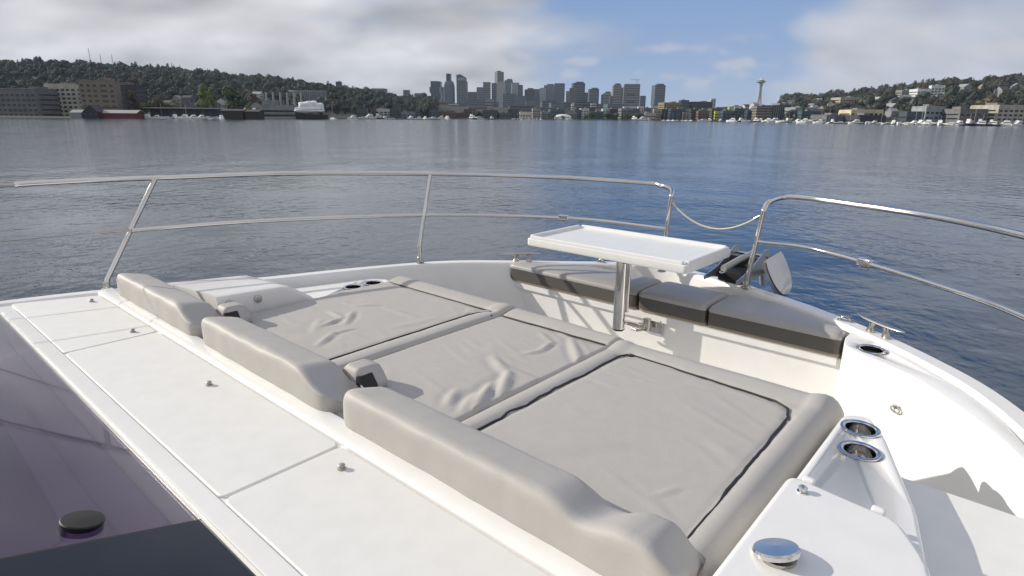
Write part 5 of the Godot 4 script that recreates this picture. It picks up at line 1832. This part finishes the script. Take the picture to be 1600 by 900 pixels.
func building(r: Array) -> void:
	var called: String = {"tower": "office_tower", "block": "office_block", "building": "waterfront_building"}[r[0]]
	var x: float = r[1]
	var z: float = r[2]
	var w: float = r[3]
	var d: float = r[4]
	var base: float = r[5]
	var h: float = r[6]
	var col: String = r[7]
	var style: String = r[8]
	var o := thing(called, r[9], "tower" if r[0] == "tower" else "building", r[10], Transform3D(Basis(Vector3.UP, 0.12 * sin(x * 0.37)), Vector3(x, base - 1.0, z - d / 2)))
	h += 1.0
	var wm := wall_mat(col, int(absf(x * 3.1 + w)) % 5)
	var far: bool = r[0] != "building"
	var pitch: float = [7.5, 6.2, 9.0, 5.2][int(absf(x) + h) % 4] if far else 3.4
	var proud := 0.35 if far else 0.12
	var light: bool = col in ["white", "pale", "grey", "beige", "cream", "lime", "tan"]
	var strip_mat: Material = M.window_strip if light or col in ["grey2", "plum", "brown", "teal"] else M.spandrel
	if col == "brownband":
		strip_mat = M.spandrel
	var body_h := h
	match style:
		"stacked":
			var y := 0.0
			var k := 0
			while y < h - 2.0:
				var bh := minf(h * 0.17, h - y)
				part("wall", box(Vector3((0.06 if k % 2 else -0.05) * w, y + bh / 2, 0), Vector3(w * 0.9, bh - 1.2, d)).mesh(20), wm, o)
				part("recess", box(Vector3(0, y + bh, 0), Vector3(w * 0.78, 1.6, d * 0.9)).mesh(20), M.window_strip, o)
				y += bh
				k += 1
			return
		"crown":
			body_h = h
			var rings := []
			for q in [[0.0, 1.0], [0.86, 1.0], [0.95, 0.86], [1.0, 0.62]]:
				var ring := []
				for j in 16:
					var a := TAU * j / 16
					ring.append(Vector3(signf(cos(a)) * pow(absf(cos(a)), 0.5) * w / 2 * q[1], h * q[0], signf(sin(a)) * pow(absf(sin(a)), 0.5) * d / 2 * q[1]))
				rings.append(ring)
			part("wall", loft(rings).mesh(30), wm, o)
			part("crown_block", box(Vector3(-w * 0.03, h * 1.09, 0), Vector3(w * 0.42, h * 0.2, d * 0.5)).mesh(20), wall_mat("dark"), o)
			joined(part("floor_bands", strips(w * 0.995, d * 0.995, 4, h * 0.84, pitch, 1.3, proud).mesh(20), strip_mat, o))
			return
		"slant":
			var rings := []
			for e in [-0.5, 0.5]:
				rings.append([Vector3(-w * 0.5, 0, d * e), Vector3(w * 0.5, 0, d * e), Vector3(w * 0.5, h * 0.84, d * e), Vector3(w * 0.4, h * 0.86, d * e), Vector3(w * 0.4, h * 0.93, d * e), Vector3(-w * 0.12, h, d * e), Vector3(-w * 0.5, h * 0.985, d * e)])
			part("wall", loft(rings).mesh(20), wm, o)
			joined(part("floor_bands", strips(w, d, 4, h * 0.83, pitch, 1.3, proud).mesh(20), strip_mat, o))
			part("crown_glass", box(Vector3(-w * 0.02, h * 0.89, d / 2 + 0.3), Vector3(w * 0.72, h * 0.06, 0.6)).mesh(20), wall_mat("pale"), o)
			return
		"core":
			o.rotation.y = 0.42
			part("wall", box(Vector3(0, h / 2, 0), Vector3(w * 0.82, h, d * 0.82)).mesh(20), wm, o)
			part("core_wall", box(Vector3(-w * 0.1, h / 2 + 2.5, 0), Vector3(w * 0.45, h + 5.0, d * 0.5)).mesh(20), wm, o)
			joined(part("floor_bands", strips(w * 0.82, d * 0.82, 4, h - 3, pitch, 1.2, proud).mesh(20), M.spandrel, o))
			return
	part("wall", box(Vector3(0, body_h / 2, 0), Vector3(w, body_h, d)).mesh(20), wm, o)
	part("parapet", bevel_box(Vector3(0, body_h + 0.5, 0), Vector3(w * 0.985, 1.0, d * 0.985), 0.2).mesh(20), wm, o)
	match style:
		"fins":
			joined(part("facade_fins", fins(w, d, h, 5.0 if far else 3.0, 0.6 if far else 0.4).mesh(20), M.spandrel if col == "dark" else wall_mat("white"), o))
		_:
			if not far and h < 60.0:
				# windows one by one on the front and the sunny flank
				var nf := maxi(1, int((h - 2.0) / 3.4))
				var nw := maxi(2, int(w / 4.2))
				var wmesh := MB.new()
				var count := 0
				for f in nf:
					for k in nw:
						wmesh.add(box(Vector3(-w / 2 + w * (k + 0.5) / nw, 2.6 + f * (h - 3.0) / nf, d / 2), Vector3(w / nw * 0.62, 1.7, 0.24)))
						count += 1
				joined(part("windows", wmesh.mesh(20), M.window_strip, o))
				joined(part("flank_windows", strips(w - 0.4, d * 0.8, 1.0, h - 1.0, (h - 3.0) / nf, 1.2, 0.32).mesh(20), M.window_strip, o))
				if col == "brownband":
					joined(part("floor_bands", strips(w, d, 0.5, h, (h - 3.0) / nf, 0.8, 0.4).mesh(20), wall_mat("beige"), o))
			else:
				joined(part("floor_bands", strips(w, d, 4, h - 2, pitch, 2.2 if light else 1.5, proud).mesh(20), strip_mat, o))
	if style == "plant":
		part("plant_room", box(Vector3(w * 0.1, h + 3.0, 0), Vector3(w * 0.62, 7.0, d * 0.6)).mesh(20), wall_mat("dark" if col != "slate" else "slate2"), o)
	if style == "crane":
		var c := MB.new()
		c.add(box(Vector3(w * 0.32, h + 9, 0), Vector3(1.8, 18, 1.8)))
		c.add(box(Vector3(w * 0.2, h + 17.5, 0), Vector3(34, 1.6, 1.6)))
		part("crane", c.mesh(20), M.crane, o)
		for k in 3:
			part("terrace", box(Vector3(-w * 0.05, h * (0.3 + 0.2 * k), d / 2 + 0.6), Vector3(w * 0.5, 5.0, 1.2)).mesh(20), M.window_strip, o)
	if not far and w > 14.0:
		part("roof_house", box(Vector3(w * 0.2 * sin(x), h + 1.6, 0), Vector3(w * 0.22, 2.6, d * 0.4)).mesh(20), wall_mat("grey2"), o)

func build_city() -> void:
	M.stain = noise_tex(91, 0.02, 256, Color(0.8, 0.8, 0.8), Color(1, 1, 1), 5)
	M.window_strip = mat(lin(0.028, 0.033, 0.04), 0.18)
	M.spandrel = mat(lin(0.2, 0.22, 0.235), 0.6)
	M.crane = mat(lin(0.4, 0.2, 0.12), 0.6)
	M.roof_grey = mat(lin(0.30, 0.30, 0.31), 0.7)
	M.roof_dark = mat(lin(0.06, 0.055, 0.055), 0.8)
	M.red = mat(lin(0.13, 0.025, 0.025), 0.75)
	M.wood_dark = mat(lin(0.035, 0.028, 0.026), 0.8)
	M.white_hull = mat(lin(0.78, 0.78, 0.77), 0.3)
	M.canvas_blue = mat(lin(0.04, 0.07, 0.16), 0.8)
	M.hull_dark = mat(lin(0.03, 0.04, 0.075), 0.35)
	M.tarp = mat(lin(0.82, 0.82, 0.82), 0.45)
	M.concrete = mat(lin(0.27, 0.225, 0.18), 0.85)
	M.concrete.albedo_texture = M.stain
	M.concrete.uv1_triplanar = true
	M.concrete.uv1_scale = Vector3.ONE / 9.0
	for r in CITY:
		building(r)
		if r[5] > 0.0:
			clearings.append([Vector2(r[1], r[2]).length(), rad_to_deg(atan2(r[1], -r[2])), r[3] * 0.5 + 5.0])
	needle()
	concrete_block()
	east_docks()
	houses()
	boats()

func needle() -> void:
	var o := thing("observation_tower", "slender observation tower with a saucer shaped top above the hill", "tower", "", Transform3D(Basis(), Vector3(1128, 40, -2900)))
	var H := 160.0
	# three pairs of curved legs
	for k in 3:
		var pts := []
		for q in [[0.0, 17.0], [0.2, 11.5], [0.45, 6.6], [0.66, 4.6], [0.8, 5.2], [0.88, 8.5]]:
			var a := TAU * k / 3 + 0.4
			pts.append(Vector3(cos(a) * q[1], q[0] * 136.0, sin(a) * q[1]))
		part("leg", tube(smooth(pts, 4), 3.1, 8).mesh(60), M.needle_white, o)
	part("shaft", tube([Vector3(0, 0, 0), Vector3(0, 126, 0)], 3.4, 10).mesh(60), M.needle_white, o)
	part("saucer", lathe([[4.0, 118], [9.0, 121], [19.0, 126], [20.5, 128], [20.5, 129.5], [15.0, 131], [13.0, 135], [10.0, 137], [3.5, 140], [1.6, 146], [0.8, 152], [0.0, 154]], 28).closed().mesh(40), M.needle_top, o)
	part("halo_ring", lathe([[19.0, 126.4], [21.4, 126.8], [21.4, 128.2], [19.0, 128.6]], 28, false).mesh(40), M.needle_dark, o)
	part("deck_glass", lathe([[12.0, 130.8], [15.4, 131.0], [15.0, 134.6], [12.0, 135.0]], 28, false).mesh(40), M.needle_dark, o)
	part("spire", tube([Vector3(0, 150, 0), Vector3(0, 164, 0)], 0.6, 6).mesh(60), M.needle_white, o)

func concrete_block() -> void:
	var o := thing("apartment_building", "brown concrete apartment block with rows of dark windows on the eastern shore", "building", "", Transform3D(Basis(Vector3.UP, 0.3), Vector3(-318, 0, -486)))
	part("wall", box(Vector3(0, 13.5, 0), Vector3(24, 27, 14)).mesh(20), M.concrete, o)
	part("parapet", box(Vector3(0, 27.3, 0), Vector3(24.4, 0.7, 14.4)).mesh(20), M.concrete, o)
	part("stair_head", box(Vector3(6, 28.6, -2), Vector3(5, 2.4, 5)).mesh(20), M.concrete, o)
	var frame := box(Vector3.ZERO, Vector3(2.5, 1.9, 0.3)).mesh(20)
	var pane := box(Vector3(0, 0, 0.12), Vector3(2.2, 1.6, 0.16)).mesh(20)
	var wide := box(Vector3(0, 0, 0.12), Vector3(4.0, 1.6, 0.16)).mesh(20)
	for f in 6:
		for k in 5:
			var x: float = [-9.8, -5.6, -1.4, 4.4, 9.6][k]
			var win := part("window", frame if k != 3 else box(Vector3.ZERO, Vector3(4.3, 1.9, 0.3)).mesh(20), M.concrete, o, Transform3D(Basis(), Vector3(x, 5.0 + f * 3.75, 7.0)))
			part("pane", pane if k != 3 else wide, M.window_strip, win)
	part("ledge", box(Vector3(0, 8.4, 7.6), Vector3(25, 0.5, 1.6)).mesh(20), M.concrete, o)
	part("podium", box(Vector3(0, 2.0, 9.5), Vector3(26, 4.0, 5.0)).mesh(20), M.concrete, o)

func gable_house(called: String, label: String, group: String, at: Vector3, turn: float, size: Vector3, wall: Material, roof: Material, rise := 0.35) -> Node3D:
	var o := thing(called, label, "house" if called.contains("house") else "shed", group, Transform3D(Basis(Vector3.UP, turn), at))
	var w := size.x
	var h := size.y
	var d := size.z
	var rings := []
	for e in [-0.5, 0.5]:
		rings.append([Vector3(-w / 2, -1.5, d * e), Vector3(w / 2, -1.5, d * e), Vector3(w / 2, h, d * e), Vector3(0, h + w * rise, d * e), Vector3(-w / 2, h, d * e)])
	part("wall", loft(rings).mesh(20), wall, o)
	for s in [-1, 1]:
		rings = []
		for e in [-0.54, 0.54]:
			var eave := Vector3(s * w * 0.55, h - w * rise * 0.1, d * e)
			var ridge := Vector3(0, h + w * rise, d * e)
			rings.append([eave + Vector3(0, 0.05, 0), eave + Vector3(0, 0.35, 0), ridge + Vector3(0, 0.35, 0), ridge + Vector3(0, 0.05, 0)])
		part("roof", loft(rings).mesh(20), roof, o)
	var n := maxi(1, int(w / 3.2))
	for k in n:
		part("window", box(Vector3(-w / 2 + w * (k + 0.5) / n, h * 0.55, d / 2), Vector3(minf(1.6, w / n * 0.5), minf(1.5, h * 0.35), 0.2)).mesh(20), M.window_strip, o)
	return o

func east_docks() -> void:
	gable_house("boat_house", "red boathouse with a long pale grey roof at the eastern docks", "", Vector3(-285, 0.3, -456), PI / 2 - 0.1, Vector3(9, 3.4, 27), M.red, M.roof_grey, 0.22)
	gable_house("float_house", "dark gabled floating house beside the red boathouse", "", Vector3(-303, 0.3, -452), 0.1, Vector3(10, 4.2, 9), M.wood_dark, M.roof_dark, 0.45)
	gable_house("float_house", "pale low floating house with grey roof beside the dark gabled one", "", Vector3(-314, 0.3, -452), PI / 2, Vector3(7, 3.5, 8), wall_mat("grey"), M.roof_grey, 0.25)
	# long open dock roof on posts
	var o := thing("dock_roof", "long flat pale dock roof on posts over the moored boats", "shelter", "", Transform3D(Basis(), Vector3(-263, 0, -502)))
	part("roof", bevel_box(Vector3(0, 8.0, 0), Vector3(63, 0.8, 10), 0.2).mesh(20), M.roof_grey, o)
	for k in 11:
		part("post", box(Vector3(-30 + k * 6.0, 3.4, 4.2), Vector3(0.5, 8.8, 0.5)).mesh(20), M.wood_dark, o)
	part("back_wall", box(Vector3(0, 3.0, -4.6), Vector3(62, 9.0, 0.5)).mesh(20), wall_mat("slate"), o)
	gable_house("boat_shed", "black boat shed with low roof under the dark round tree", "", Vector3(-219, 0.2, -492), PI / 2, Vector3(10, 6.0, 17), M.wood_dark, M.roof_dark, 0.12)
	gable_house("boat_shed", "smaller black boat shed next to the first black shed", "", Vector3(-203.5, 0.2, -492), PI / 2, Vector3(10, 5.5, 11), M.wood_dark, M.roof_dark, 0.14)
	# steam plant with six stacks
	o = thing("steam_plant", "pale former steam plant with six thin chimneys in a row", "building", "", Transform3D(Basis(), Vector3(-231, 0, -630)))
	part("wall", box(Vector3(0, 6, 0), Vector3(42, 14, 16)).mesh(20), wall_mat("grey"), o)
	part("upper_wall", box(Vector3(-12, 15, 0), Vector3(14, 5, 12)).mesh(20), wall_mat("grey"), o)
	joined(part("window_bands", strips(42, 16, 1, 12, 4.0, 1.6, 0.2).mesh(20), M.window_strip, o))
	for k in 6:
		part("chimney", lathe([[1.1, 12.0], [0.95, 26.5], [1.1, 27.0], [0.0, 27.0]], 12).mesh(40), wall_mat("pale"), o, Transform3D(Basis(), Vector3(-17 + k * 7.0, -1.5, -2)))
	# curved glass building
	o = thing("curved_building", "curved pale blue glass office building behind the six chimneys", "building", "", Transform3D(Basis(), Vector3(-305, 15, -930)))
	var rings := []
	for y in [0.0, 22.0, 23.5]:
		var ring := []
		for k in 25:
			var a := lerpf(-0.75, 0.75, k / 24.0)
			ring.append(Vector3(sin(a) * 42.0, y, cos(a) * 42.0 - 34.0))
		for k in 25:
			var a := lerpf(0.75, -0.75, k / 24.0)
			ring.append(Vector3(sin(a) * 30.0, y, cos(a) * 30.0 - 34.0))
		rings.append(ring)
	part("wall", loft(rings, false).mesh(30), wall_mat("pale"), o)
	var cap := PackedVector2Array()
	for p in rings[2]:
		cap.append(Vector2(p.x, p.z))
	var rm := MB.new()
	for p in rings[2]:
		rm.v.append(p)
	for i in Geometry2D.triangulate_polygon(cap):
		rm.t.append(i)
	part("roof", up_facing(rm).mesh(20), M.roof_grey, o)
	for k in 25:
		var a := lerpf(-0.75, 0.75, k / 24.0)
		part("fin", box(Vector3(sin(a) * 42.3, 11.0, cos(a) * 42.3 - 34.0), Vector3(0.7, 22, 0.9)).mesh(20), wall_mat("slate2"), o)
	# yacht wrapped in white sheeting
	o = thing("wrapped_ship", "large ship wrapped in lumpy white sheeting in a dry dock", "ship", "", Transform3D(Basis(), Vector3(-181.5, 0, -562)))
	part("hull", loft(hull_rings(29, 5.0, 9.0, 0.0)).mesh(40), M.wood_dark, o, Transform3D(Basis(Vector3.UP, PI / 2), Vector3(0, 0.4, 0)))
	var nz := noise(95, 0.12, 3)
	for q in [[-1.5, 10.0, 26.0, 9.0, 5.0, 0], [-3.5, 13.0, 14.0, 7.5, 7.5, 0], [-1.0, 14.8, 6.0, 6.0, 5.5, 0], [3.0, 14.6, 5.6, 6.5, 6.0, 0], [8.0, 12.6, 6.6, 7.0, 6.6, 0]]:
		var m := MB.new()
		var n := 22
		for i in n + 1:
			for j in n:
				var th := PI * i / n
				var ph := TAU * j / n
				var p := Vector3(sin(th) * cos(ph), cos(th), sin(th) * sin(ph))
				p = Vector3(signf(p.x) * pow(absf(p.x), 0.6), signf(p.y) * pow(absf(p.y), 0.6), signf(p.z) * pow(absf(p.z), 0.6))
				p *= 1.0 + 0.16 * nz.get_noise_3d(p.x * 12 + q[0] * 9, p.y * 12, p.z * 12)
				m.v.append(Vector3(q[0] + p.x * q[2] / 2, q[1] + p.y * q[4] / 2 - 1.8, p.z * q[3] / 2))
		for i in n:
			for j in n:
				var l := (j + 1) % n
				m.quad(i * n + j, i * n + l, (i + 1) * n + l, (i + 1) * n + j)
		part("sheeting", m.closed().mesh(50), M.tarp, o)
	# radio masts on the ridge
	for q in [[-960, 145, -1450], [-936, 133, -1450], [-910, 132, -1450]]:
		var g := ground(q[0], q[2])
		o = thing("radio_mast", "%s lattice radio mast on the wooded eastern ridge" % ["tallest thin", "short thin", "shorter outlying"][[-960, -936, -910].find(q[0])], "mast", "radio masts on the ridge", Transform3D(Basis(), Vector3(q[0], g, q[2])))
		var mm := MB.new()
		for k in 3:
			var a := TAU * k / 3
			mm.add(tube([Vector3(cos(a) * 1.4, 0, sin(a) * 1.4), Vector3(cos(a) * 0.3, q[1] - g, sin(a) * 0.3)], 0.22, 5))
		for k in 8:
			mm.add(box(Vector3(0, (q[1] - g) * (k + 1) / 9.0, 0), Vector3(1.6 - k * 0.12, 0.2, 1.6 - k * 0.12)))
		part("lattice", mm.mesh(30), M.galv, o)
	# white tent pavilion
	o = thing("shore_pavilion", "low white pavilion with a domed roof on the south shore", "building", "", Transform3D(Basis(), Vector3(79, 0.8, -1000)))
	part("wall", box(Vector3(0, 1.5, 0), Vector3(26, 4, 12)).mesh(20), wall_mat("white"), o)
	part("roof", loft(dome_rings(13.5, 6.5, 4.2)).mesh(50), M.tarp, o, Transform3D(Basis(), Vector3(0, 3.5, 0)))

func dome_rings(rx: float, rz: float, h: float) -> Array:
	var rings := []
	for k in 7:
		var a := PI / 2 * k / 6.2
		var ring := []
		for j in 20:
			var b := TAU * j / 20
			ring.append(Vector3(cos(b) * rx * cos(a), sin(a) * h, sin(b) * rz * cos(a)))
		rings.append(ring)
	return rings

func houses() -> void:
	var rng := RandomNumberGenerator.new()
	rng.seed = 1234
	var walls := ["white", "grey", "beige", "grey", "grey2", "white"]
	for q in HOUSES:
		var x: float = q[0]
		var z: float = q[1]
		var w: float = q[2]
		var east := x < 0.0
		var wc: String = walls[rng.randi() % walls.size()]
		var dark := rng.randf() < 0.5
		var deg := rad_to_deg(atan2(x, -z))
		var spot := "the wooded eastern ridge"
		for e in [[-33.5, "the plum apartment houses"], [-30.0, "the tall poplars"], [-26.0, "the large dark round tree"], [-10.0, "the six chimneys"], [22.5, "the needle tower"], [26.5, "the black finned block"], [29.6, "the teal boat shed"], [31.5, "the long beige block"], [34.0, "the long low white building"], [36.0, "the broad white terrace"], [60.0, "the beige dock hall"]]:
			if deg < e[0]:
				spot = e[1]
				break
		var tall := " tall" if z < -900.0 else (" small" if w < 10.5 else "")
		var label := "%s%s house with %s roof on the slope above %s" % [{"white": "white", "grey": "light grey", "beige": "beige", "cream": "cream", "grey2": "mid grey"}[wc], tall, "dark" if dark else "pale grey", spot]
		gable_house("hillside_house", label, "houses on the eastern hillside" if east else "houses on the western hillside", Vector3(x, ground(x, z) - 0.5, z), rng.randf_range(-0.5, 0.5) + (PI / 2 if rng.randf() < 0.4 else 0.0), Vector3(w, w * rng.randf_range(0.5, 0.75), w * rng.randf_range(0.8, 1.3)), wall_mat(wc), M.roof_dark if dark else M.roof_grey, rng.randf_range(0.22, 0.4))
		clearings.append([Vector2(x, z).length(), rad_to_deg(atan2(x, -z)), w * 0.6 + 2.0])

# rings of a boat hull, bow to -z
func hull_rings(L: float, beam: float, deep: float, flare: float) -> Array:
	var rings := []
	for k in 13:
		var t := k / 12.0
		var w := beam / 2 * (sqrt(maxf(0.0, sin(PI * minf(0.5, t * 0.62) )))) * (1.0 if t < 0.75 else lerpf(1.0, 0.85, (t - 0.75) * 4.0)) + 0.04
		var sheer := deep * (0.42 + 0.2 * pow(1.0 - t, 2.0))
		var z := -L / 2 + L * t
		rings.append([Vector3(-w, sheer, z), Vector3(-w * 0.9, sheer * 0.4, z), Vector3(-w * 0.6, -0.35, z), Vector3(w * 0.6, -0.35, z), Vector3(w * 0.9, sheer * 0.4, z), Vector3(w, sheer, z)])
	return rings

func make_boat(kind: String) -> Node3D:
	var o := Node3D.new()
	var L := 10.0
	if kind == "sail":
		part("hull", loft(hull_rings(L, 2.9, 2.0, 0.2)).mesh(40), M.white_hull, o)
		part("cabin", bevel_box(Vector3(0, 1.2, 0.3), Vector3(1.7, 0.7, 3.6), 0.2).mesh(30), M.white_hull, o)
		part("mast", tube([Vector3(0, 0.8, -0.6), Vector3(0, 13.0, -0.6)], 0.1, 6).mesh(60), M.galv, o)
		part("boom", tube([Vector3(0, 2.3, -0.5), Vector3(0, 2.2, 3.4)], 0.2, 6).mesh(60), M.canvas_blue, o)
		return o
	part("hull", loft(hull_rings(L, 3.4, 2.6, 0.2)).mesh(40), M.hull_dark if kind == "trawler" else M.white_hull, o)
	var rings := []
	var tall := {"cruiser": 1.0, "motorboat": 0.72, "trawler": 1.12}[kind] as float
	for q in [[-2.6, 0.5, 1.15, 0.8], [-1.2, 0.95, 2.0, 1.1], [-0.2, 1.0, 2.6, 1.15], [2.4, 1.0, 2.65, 1.15], [2.9, 0.95, 2.2, 1.1]]:
		rings.append([Vector3(-1.35 * q[1], 1.0, q[0]), Vector3(-1.2 * q[1], q[2] * tall + 0.1, q[0]), Vector3(1.2 * q[1], q[2] * tall + 0.1, q[0]), Vector3(1.35 * q[1], 1.0, q[0])])
	part("cabin", loft(rings).mesh(30), M.white_hull, o)
	part("window_band", box(Vector3(0, 1.95 * tall + 0.05, 0.9), Vector3(2.68, 0.5 * tall, 3.2)).mesh(20), M.window_strip, o)
	if kind == "cruiser":
		part("flybridge", bevel_box(Vector3(0, 3.0, 1.2), Vector3(2.2, 0.7, 2.6), 0.2).mesh(30), M.white_hull, o)
		part("canopy", bevel_box(Vector3(0, 4.2, 1.5), Vector3(2.3, 0.15, 2.4), 0.05).mesh(30), M.canvas_blue, o)
		part("mast", tube([Vector3(0, 2.9, 2.2), Vector3(0, 5.4, 2.4)], 0.07, 6).mesh(60), M.galv, o)
	elif kind == "trawler":
		part("wheelhouse", bevel_box(Vector3(0, 3.4, -0.2), Vector3(2.1, 1.4, 1.8), 0.15).mesh(30), M.white_hull, o)
		part("mast", tube([Vector3(0, 3.0, 1.0), Vector3(0, 7.2, 1.2)], 0.08, 6).mesh(60), M.galv, o)
	else:
		part("windscreen", box(Vector3(0, 2.2, -0.9), Vector3(2.0, 0.5, 0.3)).mesh(20), M.window_strip, o)
		part("cockpit_cover", bevel_box(Vector3(0, 1.5, 3.6), Vector3(2.4, 0.6, 1.6), 0.15).mesh(30), M.canvas_blue, o)
	return o

func boats() -> void:
	var proto := {}
	for k in ["cruiser", "sail", "motorboat", "trawler"]:
		proto[k] = make_boat(k)
	var said := {"cruiser": ["moored_cruiser", "white cabin cruiser with flybridge and canopy moored "], "sail": ["moored_sailboat", "white sailing boat with bare mast moored "], "motorboat": ["moored_motorboat", "low white motorboat with covered cockpit moored "], "trawler": ["moored_trawler", "dark hulled boat with white wheelhouse moored "]}
	for q in BOATS:
		var o: Node3D = proto[q[0]].duplicate()
		o.name = numbered(said[q[0]][0])
		add_child(o)
		var x: float = q[1]
		var z: float = q[2]
		tag(o, said[q[0]][1] + q[4], "boat", "boats moored round the lake")
		var k: float = q[3] / 10.0
		o.transform = Transform3D(Basis(Vector3.UP, 0.9 * sin(x * 0.7 + z * 0.13) + (0.0 if q[0] == "sail" else PI / 2)) * Basis.from_scale(Vector3.ONE * k), Vector3(x, 0.05, z))
	for k in proto:
		proto[k].free()
	# floating jetties
	for q in [[-262, -474, 70, 2.2], [-120, -640, 90, 3.0], [20, -845, 120, 3.0], [205, -935, 60, 3.0], [300, -790, 90, 3.0], [345, -640, 50, 2.4], [330, -560, 60, 2.2], [352, -500, 90, 2.2]]:
		var y := thing("floating_jetty", "low grey timber jetty with moored boats at the %s" % ("eastern docks" if q[0] < -200 else ("south shore" if q[1] < -700 else ("repair docks" if q[0] < 0 else "western marina"))), "jetty", "floating jetties", Transform3D(Basis(), Vector3(q[0], 0, q[1] - 8.0)))
		part("walkway", box(Vector3(0, 0.25, 0), Vector3(q[2], 0.7, q[3])).mesh(20), wall_mat("grey2"), y)
		for k in int(q[2] / 10.0):
			part("pile", box(Vector3(-q[2] / 2 + 5 + k * 10.0, 0.9, q[3] / 2 + 0.25), Vector3(0.35, 3.2, 0.35)).mesh(20), M.wood_dark, y)

# ------------------------------------------------------------------ scene
func _ready() -> void:
	var cam := Camera3D.new()
	cam.name = "camera"
	cam.fov = 51.16
	cam.near = 0.05
	cam.far = 20000.0
	cam.transform = Transform3D(Basis(Vector3.RIGHT, deg_to_rad(-15.857)) * Basis(Vector3.BACK, deg_to_rad(0.5)), Vector3(0, 3.4, 0))
	add_child(cam)
	cam.current = true
	var env := Environment.new()
	env.background_mode = Environment.BG_SKY
	var sky := Sky.new()
	var sm := PanoramaSkyMaterial.new()
	sm.panorama = ImageTexture.create_from_image(sky_image())
	sky.sky_material = sm
	env.sky = sky
	env.background_energy_multiplier = 1.0
	env.tonemap_mode = Environment.TONE_MAPPER_LINEAR
	env.tonemap_exposure = 1.2
	env.sdfgi_enabled = true
	env.ssao_enabled = true
	env.ssil_enabled = true
	env.fog_enabled = true
	env.fog_density = 0.00005
	env.fog_light_color = Color(0.72, 0.8, 0.9)
	var we := WorldEnvironment.new()
	we.name = "environment"
	we.environment = env
	add_child(we)
	var sun := DirectionalLight3D.new()
	sun.name = "sun"
	sun.light_color = Color(1.0, 0.97, 0.915)
	sun.light_energy = 1.15
	sun.light_angular_distance = 0.5
	sun.shadow_enabled = true
	add_child(sun)
	sun.look_at_from_position(Vector3.ZERO, Vector3(0.975, -0.47, 0.284), Vector3.UP)
	make_materials()
	M.needle_white = mat(lin(0.45, 0.42, 0.39), 0.6)
	M.needle_top = mat(lin(0.6, 0.57, 0.5), 0.5)
	M.needle_dark = mat(lin(0.07, 0.075, 0.09), 0.3)
	build_water()
	build_land()
	build_city()
	build_trees()
	build_yacht()
	build_cushions()
	build_table()
	build_rails()
	build_bow()
